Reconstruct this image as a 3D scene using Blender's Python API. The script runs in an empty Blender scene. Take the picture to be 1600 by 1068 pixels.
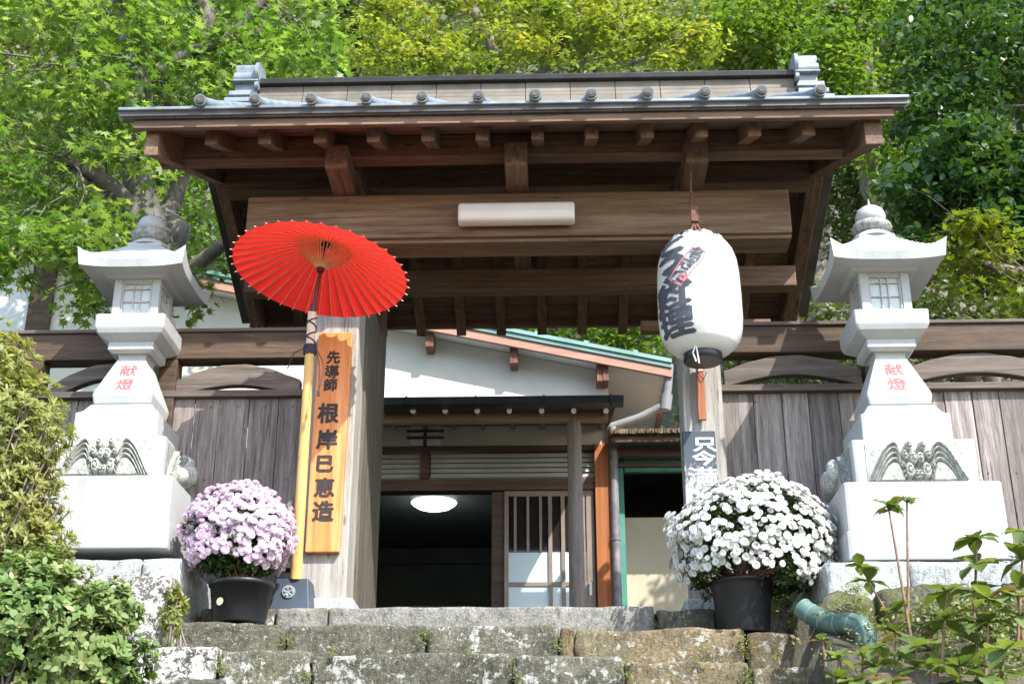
import bpy, bmesh, math, random
import numpy as np
from mathutils import Vector, Matrix, noise, Euler
R = math.radians
random.seed(7); RNG = np.random.default_rng(7)
SC = bpy.context.scene
COL = SC.collection
# ---------------- camera, world, sun, exposure ----------------
FPX, PITCH, YAW = 2080.0, 22.6, 1.7
cam_d = bpy.data.cameras.new("camera"); cam = bpy.data.objects.new("camera", cam_d); COL.objects.link(cam)
cam_d.sensor_width = 36; cam_d.lens = FPX/1600*36; cam_d.clip_end = 2000; cam_d.clip_start = .05
cam.location = (0, 0, 0); cam.rotation_euler = (R(90+PITCH), 0, R(YAW)); SC.camera = cam
SUN_TO = Vector((.78, -1.0, 1.25)).normalized()      # direction towards the sun
w = bpy.data.worlds.new("World"); SC.world = w; w.use_nodes = True
sky = w.node_tree.nodes.new("ShaderNodeTexSky"); sky.sky_type = 'NISHITA'; sky.sun_disc = False
sky.sun_elevation = math.asin(SUN_TO.z); sky.sun_rotation = math.atan2(SUN_TO.x, SUN_TO.y)
w.node_tree.links.new(sky.outputs[0], w.node_tree.nodes["Background"].inputs[0])
w.node_tree.nodes["Background"].inputs[1].default_value = .15
sun_d = bpy.data.lights.new("sun", 'SUN'); sun_d.energy = 2.6; sun_d.angle = R(.5); sun_d.color = (1, .965, .9)
sun = bpy.data.objects.new("sun", sun_d); COL.objects.link(sun)
sun.rotation_euler = SUN_TO.to_track_quat('Z', 'Y').to_euler()
SC.view_settings.view_transform = 'Standard'; SC.view_settings.look = 'None'
SC.view_settings.exposure = 1.84; SC.view_settings.gamma = 1
SC.cycles.max_bounces = 8; SC.cycles.transparent_max_bounces = 12

ROT = Euler((R(90+PITCH), 0, R(YAW))).to_matrix()
def P(px, py, Y):
    "world point on the plane y=Y that the photo shows at pixel px,py (1600 wide)"
    d = ROT @ Vector(((px-800)/FPX, (534-py)/FPX, -1))
    return d * (Y/d.y)
def PX(px, py, Y): return P(px, py, Y).x
def PZ(px, py, Y): return P(px, py, Y).z

# ---------------- mesh helpers ----------------
ORG = {}
def org(o): return ORG.get(o.name, Vector((0, 0, 0))) if o else Vector((0, 0, 0))
class MB:
    def __init__(s): s.v = []; s.f = []; s.r = []; s.s = []
    def add(s, vs, fs, smooth=False, r=None):
        b = len(s.v); s.v += [tuple(v) for v in vs]
        rr = random.random() if r is None else r
        for f in fs: s.f.append(tuple(b+i for i in f)); s.r.append(rr); s.s.append(smooth)
        return s
    def box(s, x0, x1, y0, y1, z0, z1, r=None):
        return s.hexa([(x0,y0,z0),(x1,y0,z0),(x1,y1,z0),(x0,y1,z0),(x0,y0,z1),(x1,y0,z1),(x1,y1,z1),(x0,y1,z1)], r)
    def hexa(s, p, r=None):
        return s.add(p, [(0,3,2,1),(4,5,6,7),(0,1,5,4),(1,2,6,5),(2,3,7,6),(3,0,4,7)], False, r)
    def prism(s, poly, axis, a0, a1, r=None):
        n = len(poly)
        def mk(a):
            if axis == 'x': return [(a, p[0], p[1]) for p in poly]
            if axis == 'y': return [(p[0], a, p[1]) for p in poly]
            return [(p[0], p[1], a) for p in poly]
        return s.add(mk(a0)+mk(a1), [tuple(range(n-1,-1,-1)), tuple(range(n,2*n))]+[(i,(i+1)%n,n+(i+1)%n,n+i) for i in range(n)], False, r)
    def bar(s, a, b, w, h, r=None, up=(0,0,1)):
        a = Vector(a); b = Vector(b); d = (b-a).normalized(); u = Vector(up)
        x = d.cross(u).normalized()*w/2; y = x.cross(d).normalized()*h/2
        return s.hexa([a-x-y, a+x-y, b+x-y, b-x-y, a-x+y, a+x+y, b+x+y, b-x+y], r)
    def tube(s, pts, rad, n=10, r=None, caps=True, smooth=True):
        pts = [Vector(p) for p in pts]; k = len(pts)
        if not hasattr(rad, '__len__'): rad = [rad]*k
        vs = []; ref = None
        for i, p in enumerate(pts):
            d = (pts[min(i+1,k-1)]-pts[max(i-1,0)]).normalized()
            if ref is None:
                ref = Vector((0,0,1)) if abs(d.z) < .9 else Vector((1,0,0))
            x = ref - d*ref.dot(d); x.normalize(); y = d.cross(x); ref = x
            for j in range(n):
                t = 2*math.pi*j/n
                vs.append(p+(x*math.cos(t)+y*math.sin(t))*rad[i])
        fs = [(i*n+j, i*n+(j+1)%n, (i+1)*n+(j+1)%n, (i+1)*n+j) for i in range(k-1) for j in range(n)]
        s.add(vs, fs, smooth, r)
        if caps: s.add(vs[:n], [tuple(range(n-1,-1,-1))], False, s.r[-1]); s.add(vs[-n:], [tuple(range(n))], False, s.r[-1])
        return s
    def lathe(s, prof, c, n=28, r=None, smooth=True, amp=None):
        c = Vector(c); vs = []
        for (rr, z) in prof:
            for j in range(n):
                t = 2*math.pi*j/n; q = rr*(1 if amp is None else amp(t, z))
                vs.append(c+Vector((q*math.cos(t), q*math.sin(t), z)))
        k = len(prof)
        fs = [(i*n+j, i*n+(j+1)%n, (i+1)*n+(j+1)%n, (i+1)*n+j) for i in range(k-1) for j in range(n)]
        s.add(vs, fs, smooth, r)
        s.add(vs[:n], [tuple(range(n-1,-1,-1))], False, s.r[-1]); s.add(vs[-n:], [tuple(range(n))], False, s.r[-1])
        return s
    def loft(s, rings, r=None, smooth=False, caps=True):
        "rings: list of equal-length vertex loops"
        n = len(rings[0]); vs = [v for g in rings for v in g]
        fs = [(i*n+j, i*n+(j+1)%n, (i+1)*n+(j+1)%n, (i+1)*n+j) for i in range(len(rings)-1) for j in range(n)]
        s.add(vs, fs, smooth, r)
        if caps: s.add(rings[0], [tuple(range(n-1,-1,-1))], False, s.r[-1]); s.add(rings[-1], [tuple(range(n))], False, s.r[-1])
        return s
    def build(s, name, mat, parent=None, bevel=0, seg=2, origin=None, autos=False):
        o = mk_mesh(name, s.v, s.f, mat, parent, np.array(s.r, 'f'), s.s, origin)
        if bevel:
            m = o.modifiers.new("bevel", 'BEVEL'); m.width = bevel; m.segments = seg; m.limit_method = 'ANGLE'; m.angle_limit = R(35)
            m.harden_normals = False
        return o
def mk_mesh(name, v, f, mat, parent, r=None, smooth=None, origin=None):
    v = np.array([tuple(q) for q in v], dtype=np.float64)
    o0 = org(parent) if parent else (Vector(origin) if origin is not None else Vector((0,0,0)))
    if len(v): v = v - np.array(o0)
    me = bpy.data.meshes.new(name); me.from_pydata(v.tolist(), [], [tuple(q) for q in f])
    if r is not None: a = me.attributes.new("rnd", 'FLOAT', 'FACE'); a.data.foreach_set("value", np.asarray(r, 'f'))
    if smooth is not None: me.polygons.foreach_set("use_smooth", np.asarray(smooth, bool))
    me.materials.append(mat); me.update()
    o = bpy.data.objects.new(name, me); COL.objects.link(o)
    if parent: o.parent = parent
    else: o.location = o0
    ORG[o.name] = o0
    return o
def fast_mesh(name, V, nper, mat, parent=None, r=None, origin=None, smooth=False):
    "V (n,k,3) one k-gon per row"
    n, k, _ = V.shape
    o0 = np.array(org(parent) if parent else (origin if origin is not None else (0,0,0)), dtype=float)
    me = bpy.data.meshes.new(name); me.vertices.add(n*k); me.loops.add(n*k); me.polygons.add(n)
    me.vertices.foreach_set("co", (V.reshape(-1,3)-o0).astype('f').ravel())
    me.loops.foreach_set("vertex_index", np.arange(n*k, dtype='i'))
    me.polygons.foreach_set("loop_start", np.arange(0, n*k, k, dtype='i'))
    me.polygons.foreach_set("loop_total", np.full(n, k, dtype='i'))
    a = me.attributes.new("rnd", 'FLOAT', 'FACE'); a.data.foreach_set("value", (RNG.random(n) if r is None else r).astype('f'))
    me.materials.append(mat); me.update(calc_edges=True); me.validate()
    o = bpy.data.objects.new(name, me); COL.objects.link(o)
    if parent: o.parent = parent
    else: o.location = o0
    ORG[o.name] = Vector(o0)
    return o
def tag(o, label=None, cat=None, group=None, kind=None):
    if label: o['label'] = label
    if cat: o['category'] = cat
    if group: o['group'] = group
    if kind: o['kind'] = kind
    return o
def thing(name, label, cat, loc, group=None):
    o = bpy.data.objects.new(name, None); COL.objects.link(o); o.location = loc; o.empty_display_size = .1
    ORG[o.name] = Vector(loc)
    return tag(o, label, cat, group)
def copy_tree(o, loc, label=None):
    def rec(q, par):
        c = q.copy(); COL.objects.link(c)
        if par: c.parent = par
        for ch in q.children: rec(ch, c)
        return c
    c = rec(o, None); c.location = loc; ORG[c.name] = Vector(loc)
    if label: c['label'] = label
    return c

# ---------------- materials ----------------
def lin(h):
    h = h.lstrip('#'); c = [int(h[i:i+2], 16)/255 for i in (0, 2, 4)]
    return tuple((x/12.92 if x <= .04045 else ((x+.055)/1.055)**2.4) for x in c)+(1,)
def C(*a): return tuple(a)+(1,)
class NT:
    def __init__(s, name):
        s.m = bpy.data.materials.new(name); s.m.use_nodes = True; s.t = s.m.node_tree
        s.b = s.t.nodes["Principled BSDF"]; s.out = s.t.nodes["Material Output"]
    def n(s, t, **k):
        q = s.t.nodes.new(t)
        for a, b in k.items(): setattr(q, a, b)
        return q
    def l(s, a, b): s.t.links.new(a, b)
    def coord(s, scale, out='Object'):
        c = s.n("ShaderNodeTexCoord"); m = s.n("ShaderNodeMapping"); m.inputs['Scale'].default_value = scale
        s.l(c.outputs[out], m.inputs[0]); return m.outputs[0]
    def noise(s, vec, sc, det=6, rough=.6, dist=0):
        q = s.n("ShaderNodeTexNoise"); q.inputs['Scale'].default_value = sc; q.inputs['Detail'].default_value = det
        q.inputs['Roughness'].default_value = rough; q.inputs['Distortion'].default_value = dist
        s.l(vec, q.inputs['Vector']); return q.outputs['Fac']
    def ramp(s, fac, stops):
        q = s.n("ShaderNodeValToRGB"); e = q.color_ramp.elements
        while len(e) < len(stops): e.new(.5)
        for i, (p, c) in enumerate(stops): e[i].position = p; e[i].color = c
        s.l(fac, q.inputs[0]); return q.outputs[0]
    def mix(s, f, a, b, mode='MIX'):
        q = s.n("ShaderNodeMix"); q.data_type = 'RGBA'; q.blend_type = mode
        for v, i in ((f, 0), (a, 6), (b, 7)):
            if isinstance(v, (int, float)): q.inputs[i].default_value = v
            elif isinstance(v, tuple): q.inputs[i].default_value = v
            else: s.l(v, q.inputs[i])
        return q.outputs[2]
    def math(s, op, a, b=0.):
        q = s.n("ShaderNodeMath", operation=op)
        for v, i in ((a, 0), (b, 1)):
            if isinstance(v, (int, float)): q.inputs[i].default_value = v
            else: s.l(v, q.inputs[i])
        return q.outputs[0]
    def attr(s): q = s.n("ShaderNodeAttribute"); q.attribute_name = "rnd"; return q.outputs['Fac']
    def bump(s, h, st, d=.01):
        q = s.n("ShaderNodeBump"); q.inputs['Strength'].default_value = st; q.inputs['Distance'].default_value = d
        s.l(h, q.inputs['Height']); s.l(q.outputs[0], s.b.inputs['Normal']); return q
def mp2v(t, off, ax):
    q = t.n('ShaderNodeMapping'); q.inputs['Scale'].default_value = tuple(.8 if v < .5 else 3 for v in ax); t.l(off.outputs[0], q.inputs[0]); return q.outputs[0]
def wood(name, dark, mid, light, axis='z', rnd=.35, rough=.7, gs=26, bump=.5, stain=None, knots=True):
    t = NT(name); ax = {'x': (.06, 1, 1), 'y': (1, .06, 1), 'z': (1, 1, .06)}[axis]
    a = t.attr(); off = t.n("ShaderNodeVectorMath", operation='ADD'); cx = t.n("ShaderNodeCombineXYZ")
    t.l(t.math('MULTIPLY', a, 7.3), cx.inputs[0]); t.l(t.math('MULTIPLY', a, 11.1), cx.inputs[1]); t.l(t.math('MULTIPLY', a, 5.7), cx.inputs[2])
    co = t.n("ShaderNodeTexCoord"); t.l(co.outputs['Object'], off.inputs[0]); t.l(cx.outputs[0], off.inputs[1])
    mp = t.n("ShaderNodeMapping"); mp.inputs['Scale'].default_value = ax; t.l(off.outputs[0], mp.inputs[0])
    g = t.noise(mp.outputs[0], gs, 10, .72, .9); g2 = t.noise(mp.outputs[0], gs*5, 5, .75)
    mp2 = t.n("ShaderNodeMapping"); mp2.inputs['Scale'].default_value = tuple(.35 if v < .5 else 1 for v in ax); t.l(off.outputs[0], mp2.inputs[0])
    big = t.noise(mp2.outputs[0], 3.2, 3, .5)
    # cathedral rings
    wv = t.n("ShaderNodeTexWave"); wv.wave_type = 'BANDS'; wv.bands_direction = 'X' if axis != 'x' else 'Z'
    wv.inputs['Scale'].default_value = 5; wv.inputs['Distortion'].default_value = 14; wv.inputs['Detail'].default_value = 2; wv.inputs['Detail Scale'].default_value = .8
    t.l(mp.outputs[0], wv.inputs[0])
    f = t.math('ADD', t.math('MULTIPLY', g, .60), t.math('MULTIPLY', wv.outputs['Fac'], .05)); f = t.math('ADD', f, t.math('MULTIPLY', g2, .36))
    c = t.ramp(f, [(.36, dark), (.50, mid), (.64, light)])
    ck = t.noise(mp.outputs[0], gs*1.7, 3, .5, .3); c = t.mix(t.ramp(ck, [(.66, C(0,0,0)), (.72, C(.75,.75,.75))]), c, tuple(.45*q for q in dark[:3])+(1,))
    vo = t.n('ShaderNodeTexVoronoi'); vo.inputs['Scale'].default_value = 2.3; t.l(mp2v(t, off, ax), vo.inputs['Vector']); c = t.mix(t.ramp(vo.outputs['Distance'], [(.03, C(.8,.8,.8)), (.07, C(0,0,0))]), c, tuple(.4*q for q in dark[:3])+(1,))
    c = t.mix(t.math('MULTIPLY', t.ramp(big, [(.35, C(0,0,0)), (.7, C(1,1,1))]), .35), c, (stain or dark), 'MIX')
    hs = t.n("ShaderNodeHueSaturation"); t.l(c, hs.inputs['Color']); t.l(t.math('ADD', t.math('MULTIPLY', a, 2*rnd), 1-rnd), hs.inputs['Value'])
    t.l(hs.outputs[0], t.b.inputs['Base Color']); t.b.inputs['Roughness'].default_value = rough
    t.b.inputs['Specular IOR Level'].default_value = .25
    t.bump(t.math('ADD', g, t.math('MULTIPLY', g2, .5)), bump, .004)
    return t.m
def plain(name, c1, c2=None, sc=8, rough=.6, bump=.15, bsc=60, rnd=0, metal=0, spec=.4, stretch=(1,1,1), det=5, dist=.003, lo=.35, hi=.65):
    t = NT(name); v = t.coord(stretch); c2 = c2 or c1
    c = t.ramp(t.noise(v, sc, det), [(lo, c1), (hi, c2)])
    if rnd:
        hs = t.n("ShaderNodeHueSaturation"); t.l(c, hs.inputs['Color']); t.l(t.math('ADD', t.math('MULTIPLY', t.attr(), 2*rnd), 1-rnd), hs.inputs['Value']); c = hs.outputs[0]
    t.l(c, t.b.inputs['Base Color']); t.b.inputs['Roughness'].default_value = rough
    t.b.inputs['Metallic'].default_value = metal; t.b.inputs['Specular IOR Level'].default_value = spec
    if bump: t.bump(t.noise(v, bsc, 4), bump, dist)
    return t.m
def leafm(name, stops, trans=.5, rough=.45, spec=.4, tint=C(1.25, 1.3, .45)):
    t = NT(name); c = t.ramp(t.attr(), stops)
    v = t.coord((1,1,1)); c = t.mix(.25, c, t.ramp(t.noise(v, 1.3, 2), [(.35, stops[0][1]), (.65, stops[-1][1])]))
    c = t.mix(1., c, t.ramp(t.noise(v, 260, 2), [(.3, C(.75,.75,.72)), (.7, C(1.15,1.15,1.1))]), 'MULTIPLY')
    t.l(c, t.b.inputs['Base Color']); t.b.inputs['Roughness'].default_value = rough; t.b.inputs['Specular IOR Level'].default_value = spec
    tr = t.n("ShaderNodeBsdfTranslucent"); t.l(t.mix(1., c, tint, 'MULTIPLY'), tr.inputs[0])
    ms = t.n("ShaderNodeMixShader"); ms.inputs[0].default_value = trans
    t.l(t.b.outputs[0], ms.inputs[1]); t.l(tr.outputs[0], ms.inputs[2]); t.l(ms.outputs[0], t.out.inputs[0])
    return t.m
def stone(name, a, b, lichen=C(.62,.62,.58), moss=C(.10,.11,.035), la=.56, ma=.5, sc=7, mossy=True, bump=.8):
    t = NT(name); v = t.coord((1,1,1))
    base = t.ramp(t.noise(v, sc, 8, .7), [(.3, a), (.7, b)])
    fine = t.ramp(t.noise(v, 90, 4, .7), [(.3, C(.55,.55,.55)), (.7, C(1.25,1.25,1.2))])
    c = t.mix(1., base, fine, 'MULTIPLY')
    if mossy: c = t.mix(t.ramp(t.noise(v, 3.3, 5, .65), [(ma, C(0,0,0)), (ma+.16, C(.8,.8,.8))]), c, moss)
    ln = t.noise(v, 19, 10, .76, .3)
    l2 = t.noise(v, 2.2, 2, .5)
    lf = t.math('ADD', ln, t.math('MULTIPLY', t.math('SUBTRACT', l2, .5), .35))
    c = t.mix(t.ramp(t.noise(v, 62, 5, .8), [(la+.045, C(0,0,0)), (la+.075, C(.8,.8,.8))]), c, lichen)
    c = t.mix(t.ramp(lf, [(la, C(0,0,0)), (la+.03, C(1,1,1))]), c, lichen)
    c = t.mix(1., c, t.ramp(t.noise(t.coord((1, 1, .45)), 42, 6, .8), [(.34, C(.42,.41,.38)), (.52, C(1,1,1)), (.7, C(1.12,1.12,1.1))]), 'MULTIPLY')
    hs = t.n("ShaderNodeHueSaturation"); t.l(c, hs.inputs['Color']); t.l(t.math('ADD', t.math('MULTIPLY', t.attr(), .4), .8), hs.inputs['Value'])
    t.l(hs.outputs[0], t.b.inputs['Base Color']); t.b.inputs['Roughness'].default_value = .9; t.b.inputs['Specular IOR Level'].default_value = .15
    t.bump(t.math('ADD', t.noise(v, 28, 8, .75), t.math('MULTIPLY', t.noise(v, 120, 3), .3)), bump, .02)
    return t.m

M = {}
M['gwood_x'] = wood('gate_wood_across', C(.075,.044,.028), C(.160,.100,.066), C(.26,.175,.12), 'x', .22)
M['gwood_y'] = wood('gate_wood_depth', C(.075,.044,.028), C(.160,.100,.066), C(.26,.175,.12), 'y', .26)
M['gwood_z'] = wood('gate_wood_upright', C(.075,.044,.028), C(.160,.100,.066), C(.26,.175,.12), 'z', .2)
M['lint'] = wood('lintel_wood', C(.095,.055,.034), C(.185,.118,.075), C(.29,.20,.13), 'x', .08, gs=17)
M['post'] = wood('weathered_post_wood', C(.14,.128,.115), C(.28,.265,.245), C(.42,.40,.37), 'z', .06, stain=C(.20,.19,.15), gs=34)
M['leafdoor'] = wood('weathered_door_wood', C(.035,.028,.023), C(.095,.078,.066), C(.20,.175,.14), 'z', .1, stain=C(.085,.10,.04), gs=16)
M['fence'] = wood('weathered_fence_boards', C(.060,.050,.045), C(.185,.160,.145), C(.34,.30,.27), 'z', .26, stain=C(.085,.070,.063), gs=30)
M['rail'] = wood('fence_rail_wood', C(.032,.021,.014), C(.070,.046,.030), C(.115,.078,.05), 'x', .12)
M['brace'] = wood('grey_brace_wood', C(.05,.04,.033), C(.115,.092,.077), C(.19,.155,.13), 'x', .12, gs=16)
M['plaque'] = wood('varnished_plaque_wood', C(.42,.13,.035), C(.60,.24,.08), C(.72,.36,.15), 'z', .03, rough=.4, gs=12, bump=.12, stain=C(.50,.15,.035))
M['hwood'] = wood('house_timber', C(.05,.032,.022), C(.10,.068,.048), C(.15,.105,.075), 'x', .12)
M['hlog'] = wood('round_log_wood', C(.19,.13,.09), C(.31,.225,.16), C(.42,.32,.24), 'x', .1)
M['hlogz'] = wood('round_post_wood', C(.14,.115,.10), C(.27,.225,.195), C(.38,.33,.29), 'z', .1)
M['orange'] = wood('orange_pillar_wood', C(.20,.065,.022), C(.33,.115,.04), C(.43,.18,.07), 'z', .05, bump=.1, gs=10, stain=C(.25,.08,.025))
M['bark'] = plain('bark_thatch', C(.10,.07,.05), C(.30,.22,.15), 30, .95, .9, 90, .3)
M['tile'] = plain('shade_darkened_roof_metal', C(.055,.052,.048), C(.10,.096,.09), 5, .42, .1, 40, .12, .25)  # metal darkened so the colour carries the shade on the leaning eave fascia
M['cap'] = plain('black_ridge_metal', C(.022,.022,.024), C(.04,.04,.042), 5, .5, .1, 40, .1, .2)
M['rib'] = plain('pale_rib_tile', C(.14,.17,.19), C(.24,.275,.30), 9, .45, .15, 40, .12, .1)
M['ribend'] = plain('rib_end_disc', C(.05,.048,.042), C(.10,.095,.085), 40, .8, .5, 90)
M['ridge'] = plain('ridge_band_tile', C(.135,.118,.092), C(.195,.170,.135), 6, .6, .1, 60, .1)
def granite():
    t = NT('white_granite'); v = t.coord((1, 1, 1)); vs_ = t.coord((1, 1, .18))
    c = t.ramp(t.noise(v, 3, 8), [(.35, C(.35,.365,.36)), (.65, C(.43,.44,.43))])
    c = t.mix(1., c, t.ramp(t.noise(v, 420, 2, .8), [(.36, C(.72,.72,.74)), (.5, C(1,1,1)), (.7, C(1.06,1.06,1.05))]), 'MULTIPLY')
    c = t.mix(t.ramp(t.noise(vs_, 11, 6, .7), [(.52, C(0,0,0)), (.75, C(.55,.55,.55))]), c, C(.27,.285,.26))
    t.l(c, t.b.inputs['Base Color']); t.b.inputs['Roughness'].default_value = .8; t.b.inputs['Specular IOR Level'].default_value = .2
    t.bump(t.math('ADD', t.noise(v, 240, 3), t.noise(v, 30, 4)), .3, .003); return t.m
M['granite'] = granite()
M['granite_d'] = stone('carved_granite', C(.33,.34,.315), C(.42,.43,.41), lichen=C(.47,.47,.45), moss=C(.25,.26,.20), la=.60, ma=.60, bump=.3)
M['found'] = stone('hewn_pale_stone', C(.42,.45,.46), C(.56,.59,.59), lichen=C(.62,.63,.62), moss=C(.28,.31,.28), la=.6, ma=.56)
M['step'] = stone('lichened_step_stone', C(.085,.080,.062), C(.21,.20,.155), la=.555, ma=.50, lichen=C(.46,.46,.42), moss=C(.125,.123,.075), bump=1)
M['step2'] = stone('ochre_step_stone', C(.10,.078,.048), C(.28,.22,.135), la=.565, ma=.50, lichen=C(.38,.38,.33), moss=C(.12,.115,.07), bump=1)
M['sill'] = stone('grey_sill_stone', C(.20,.195,.18), C(.34,.33,.30), la=.70, ma=.6, moss=C(.17,.18,.09))
M['boulder'] = stone('lichened_boulder', C(.055,.05,.045), C(.17,.16,.145), la=.50, ma=.54)
M['mossrock'] = stone('mossy_rock', C(.08,.075,.055), C(.20,.19,.14), la=.62, ma=.42, moss=C(.12,.14,.03))
M['plaster'] = plain('cream_plaster', C(.60,.59,.50), C(.68,.67,.58), 2, .9, .15, 200)
M['soffit'] = plain('white_soffit', C(.74,.74,.73), C(.80,.80,.79), 2, .8, .05, 100)
M['siding'] = plain('pale_grey_siding', C(.58,.62,.64), C(.70,.73,.74), 2, .55, .05, 100)
M['pinkboard'] = wood('pink_brown_bargeboard', C(.30,.16,.115), C(.40,.23,.17), C(.47,.29,.22), 'x', .05)
M['greenmetal'] = plain('green_roof_metal', C(.15,.26,.22), C(.21,.34,.29), 4, .4, .05, 50, .1, .2)
M['brownend'] = wood('brown_purlin_wood', C(.12,.055,.035), C(.20,.095,.06), C(.27,.14,.09), 'z', .1)
M['gutter'] = plain('dark_metal_gutter', C(.030,.036,.042), C(.05,.058,.065), 4, .35, .03, 40, .1, .4)
M['alu'] = plain('brown_aluminium_frame', C(.20,.155,.125), C(.27,.215,.18), 4, .45, .03, 50, .05, .3)
M['white'] = plain('white_paint', C(.78,.78,.76), C(.82,.82,.80), 4, .5, .03, 60)
M['black'] = plain('black_plastic', C(.009,.010,.012), C(.016,.018,.021), 6, .38, .06, 30, 0, 0, .5)
M['bluebox'] = plain('slate_blue_plastic', C(.030,.045,.065), C(.045,.06,.085), 5, .45, .1, 60)
M['grey'] = plain('grey_plastic', C(.18,.20,.22), C(.24,.26,.28), 20, .5, .1, 60)
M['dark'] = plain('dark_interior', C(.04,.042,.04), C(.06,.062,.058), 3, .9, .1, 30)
M['ink'] = plain('black_ink', C(.022,.015,.013), C(.035,.024,.020), 30, .6, .05, 60)
M['lant_ink'] = plain('faded_black_ink', C(.045,.05,.06), C(.075,.08,.095), 18, .6, .05, 60)
M['redink'] = plain('red_paint', C(.58,.05,.05), C(.70,.16,.15), 60, .7, .1, 60)
M['redsoft'] = plain('faded_red_ink', C(.66,.12,.13), C(.78,.30,.30), 60, .7, .05, 60)
M['whiteink'] = plain('white_brush_paint', C(.72,.73,.74), C(.80,.81,.82), 30, .7, .1, 60)
M['rope'] = plain('dark_purple_cord', C(.03,.02,.03), C(.05,.035,.05), 60, .7, .3, 200)
M['hook'] = plain('rusty_hook_iron', C(.09,.035,.025), C(.16,.07,.05), 30, .7, .3, 90, 0, .4)
M['twig'] = plain('grey_brown_bark', C(.10,.085,.07), C(.22,.19,.16), 14, .9, .7, 60, .1, stretch=(1,1,.4))
M['bark2'] = plain('maple_bark', C(.065,.058,.045), C(.17,.16,.13), 9, .9, .8, 45, .1, stretch=(1,1,.35), dist=.01)
M['redstem'] = plain('brownish_stem', C(.16,.08,.05), C(.26,.17,.10), 30, .7, .2, 60)
M['greenpipe'] = None
M['soil'] = plain('soil', C(.055,.045,.030), C(.12,.10,.065), 6, .95, .8, 30, dist=.02)
M['bamboo'] = wood('bamboo_culm', C(.52,.30,.09), C(.66,.42,.16), C(.74,.53,.24), 'z', .03, rough=.35, gs=10, bump=.05, stain=C(.58,.33,.10))
M['bambtop'] = plain('shade_pink_bamboo', C(.60,.44,.34), C(.66,.52,.42), 9, .5, .05, 60)  # upper bamboo: its pinkish look in shade painted as a separate colour
M['ribw'] = plain('bamboo_umbrella_rib', C(.62,.30,.13), C(.74,.44,.22), 40, .5, .05, 80)
M['tipw'] = plain('pale_rib_tip', C(.50,.26,.17), C(.60,.36,.26), 40, .5, .05, 80)
M['m_maple'] = leafm('maple_leaves', [(0, C(.045,.12,.016)), (.5, C(.105,.21,.03)), (1, C(.38,.46,.20))], .58, .4, .5, C(1.3,1.3,.5))
M['m_yellow'] = leafm('yellow_green_leaves', [(0, C(.08,.14,.025)), (.5, C(.20,.27,.05)), (.82, C(.38,.42,.11)), (1, C(.52,.40,.07))], .5)
M['m_hill'] = leafm('hillside_leaves', [(0, C(.030,.055,.012)), (.5, C(.085,.13,.03)), (1, C(.24,.27,.10))], .35)
M['m_green'] = leafm('fresh_green_leaves', [(0, C(.05,.11,.015)), (.5, C(.12,.21,.03)), (1, C(.27,.36,.08))], .5)
M['m_ever'] = leafm('glossy_evergreen_leaves', [(0, C(.016,.048,.013)), (.6, C(.048,.115,.03)), (1, C(.14,.22,.06))], .34, .36, .4)
M['m_azalea'] = leafm('azalea_leaves', [(0, C(.15,.20,.05)), (.6, C(.30,.36,.11)), (.93, C(.44,.47,.20)), (1, C(.45,.26,.10))], .5)
M['m_shrub'] = leafm('shrub_leaves', [(0, C(.06,.14,.025)), (.6, C(.15,.27,.07)), (.93, C(.30,.40,.18)), (1, C(.5,.36,.20))], .4)
M['m_hydr'] = leafm('hydrangea_leaves', [(0, C(.07,.12,.03)), (.5, C(.14,.22,.06)), (.9, C(.28,.34,.13)), (1, C(.24,.14,.07))], .4)
M['m_mum'] = leafm('chrysanthemum_leaves', [(0, C(.022,.05,.014)), (1, C(.07,.13,.035))], .3)
M['m_ground'] = leafm('ground_cover_leaves', [(0, C(.05,.09,.015)), (.6, C(.14,.19,.035)), (.9, C(.26,.30,.08)), (1, C(.3,.17,.08))], .35)
# ================= gate =================
GF = 1.364                                     # gate floor height above the eye
XL, XR = PX(187, 172, 6.25), PX(1419, 152, 6.25)
def zb(Y): return 3.981+.468*(Y-6.4) if Y <= 7.8 else 4.636-.40*(Y-7.8)
gate = thing('temple_gate', 'dark timber roofed gate with tiled roof at the top of the stone steps', 'gate', (0, 7.4, GF))
# --- roof covering
m = MB()
TS = .620                                      # pitch of the tiled surface
def zt_(Y): return 4.008+TS*(Y-6.24) if Y <= 7.8 else 4.975-.548*(Y-7.8)
m.prism([(6.24, 4.004), (7.8, zt_(7.8)), (9.36, 4.120), (9.36, 4.075), (7.8, 4.70), (6.24, 3.972)], 'x', XL, XR)
roof = m.build('roof', M['tile'], gate, .004)
xs_rib = [PX(p, 160, 6.22) for p in (315, 400, 487, 573, 660, 748, 836, 924, 1012, 1102, 1190, 1282)]
for x in xs_rib:
    m = MB()
    for sgn in (-1, 1):
        pts = [(x, 7.8+sgn*1.615, 4.036+(.11 if sgn > 0 else 0)), (x, 7.8+sgn*1.56, 4.052+(.11 if sgn > 0 else 0))]+[(x, 7.8+sgn*q, zt_(7.8+sgn*q)+.028) for q in (1.3, 1.0, .7, .4, .12)]
        m.tube(pts, [.034]*7, 14)
    rb = m.build('rib_tile', M['rib'], gate)
    d = MB(); d.tube([(x, 6.188, 4.038), (x, 6.178, 4.038)], [.028, .026], 16); d.tube([(x, 6.182, 4.038), (x, 6.174, 4.038)], [.019, .017], 12)
    d.build('end_disc', M['ribend'], rb)
# cross courses on the covering so the slopes are not flat
m = MB()
for k in range(1, 7):
    for sgn in (-1, 1):
        y = 7.8+sgn*k*.22; z = zt_(y)
        m.box(XL+.01, XR-.01, y-.012, y+.012, z-.004, z+.012)
m.build('course_seam', M['tile'], roof)
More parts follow.
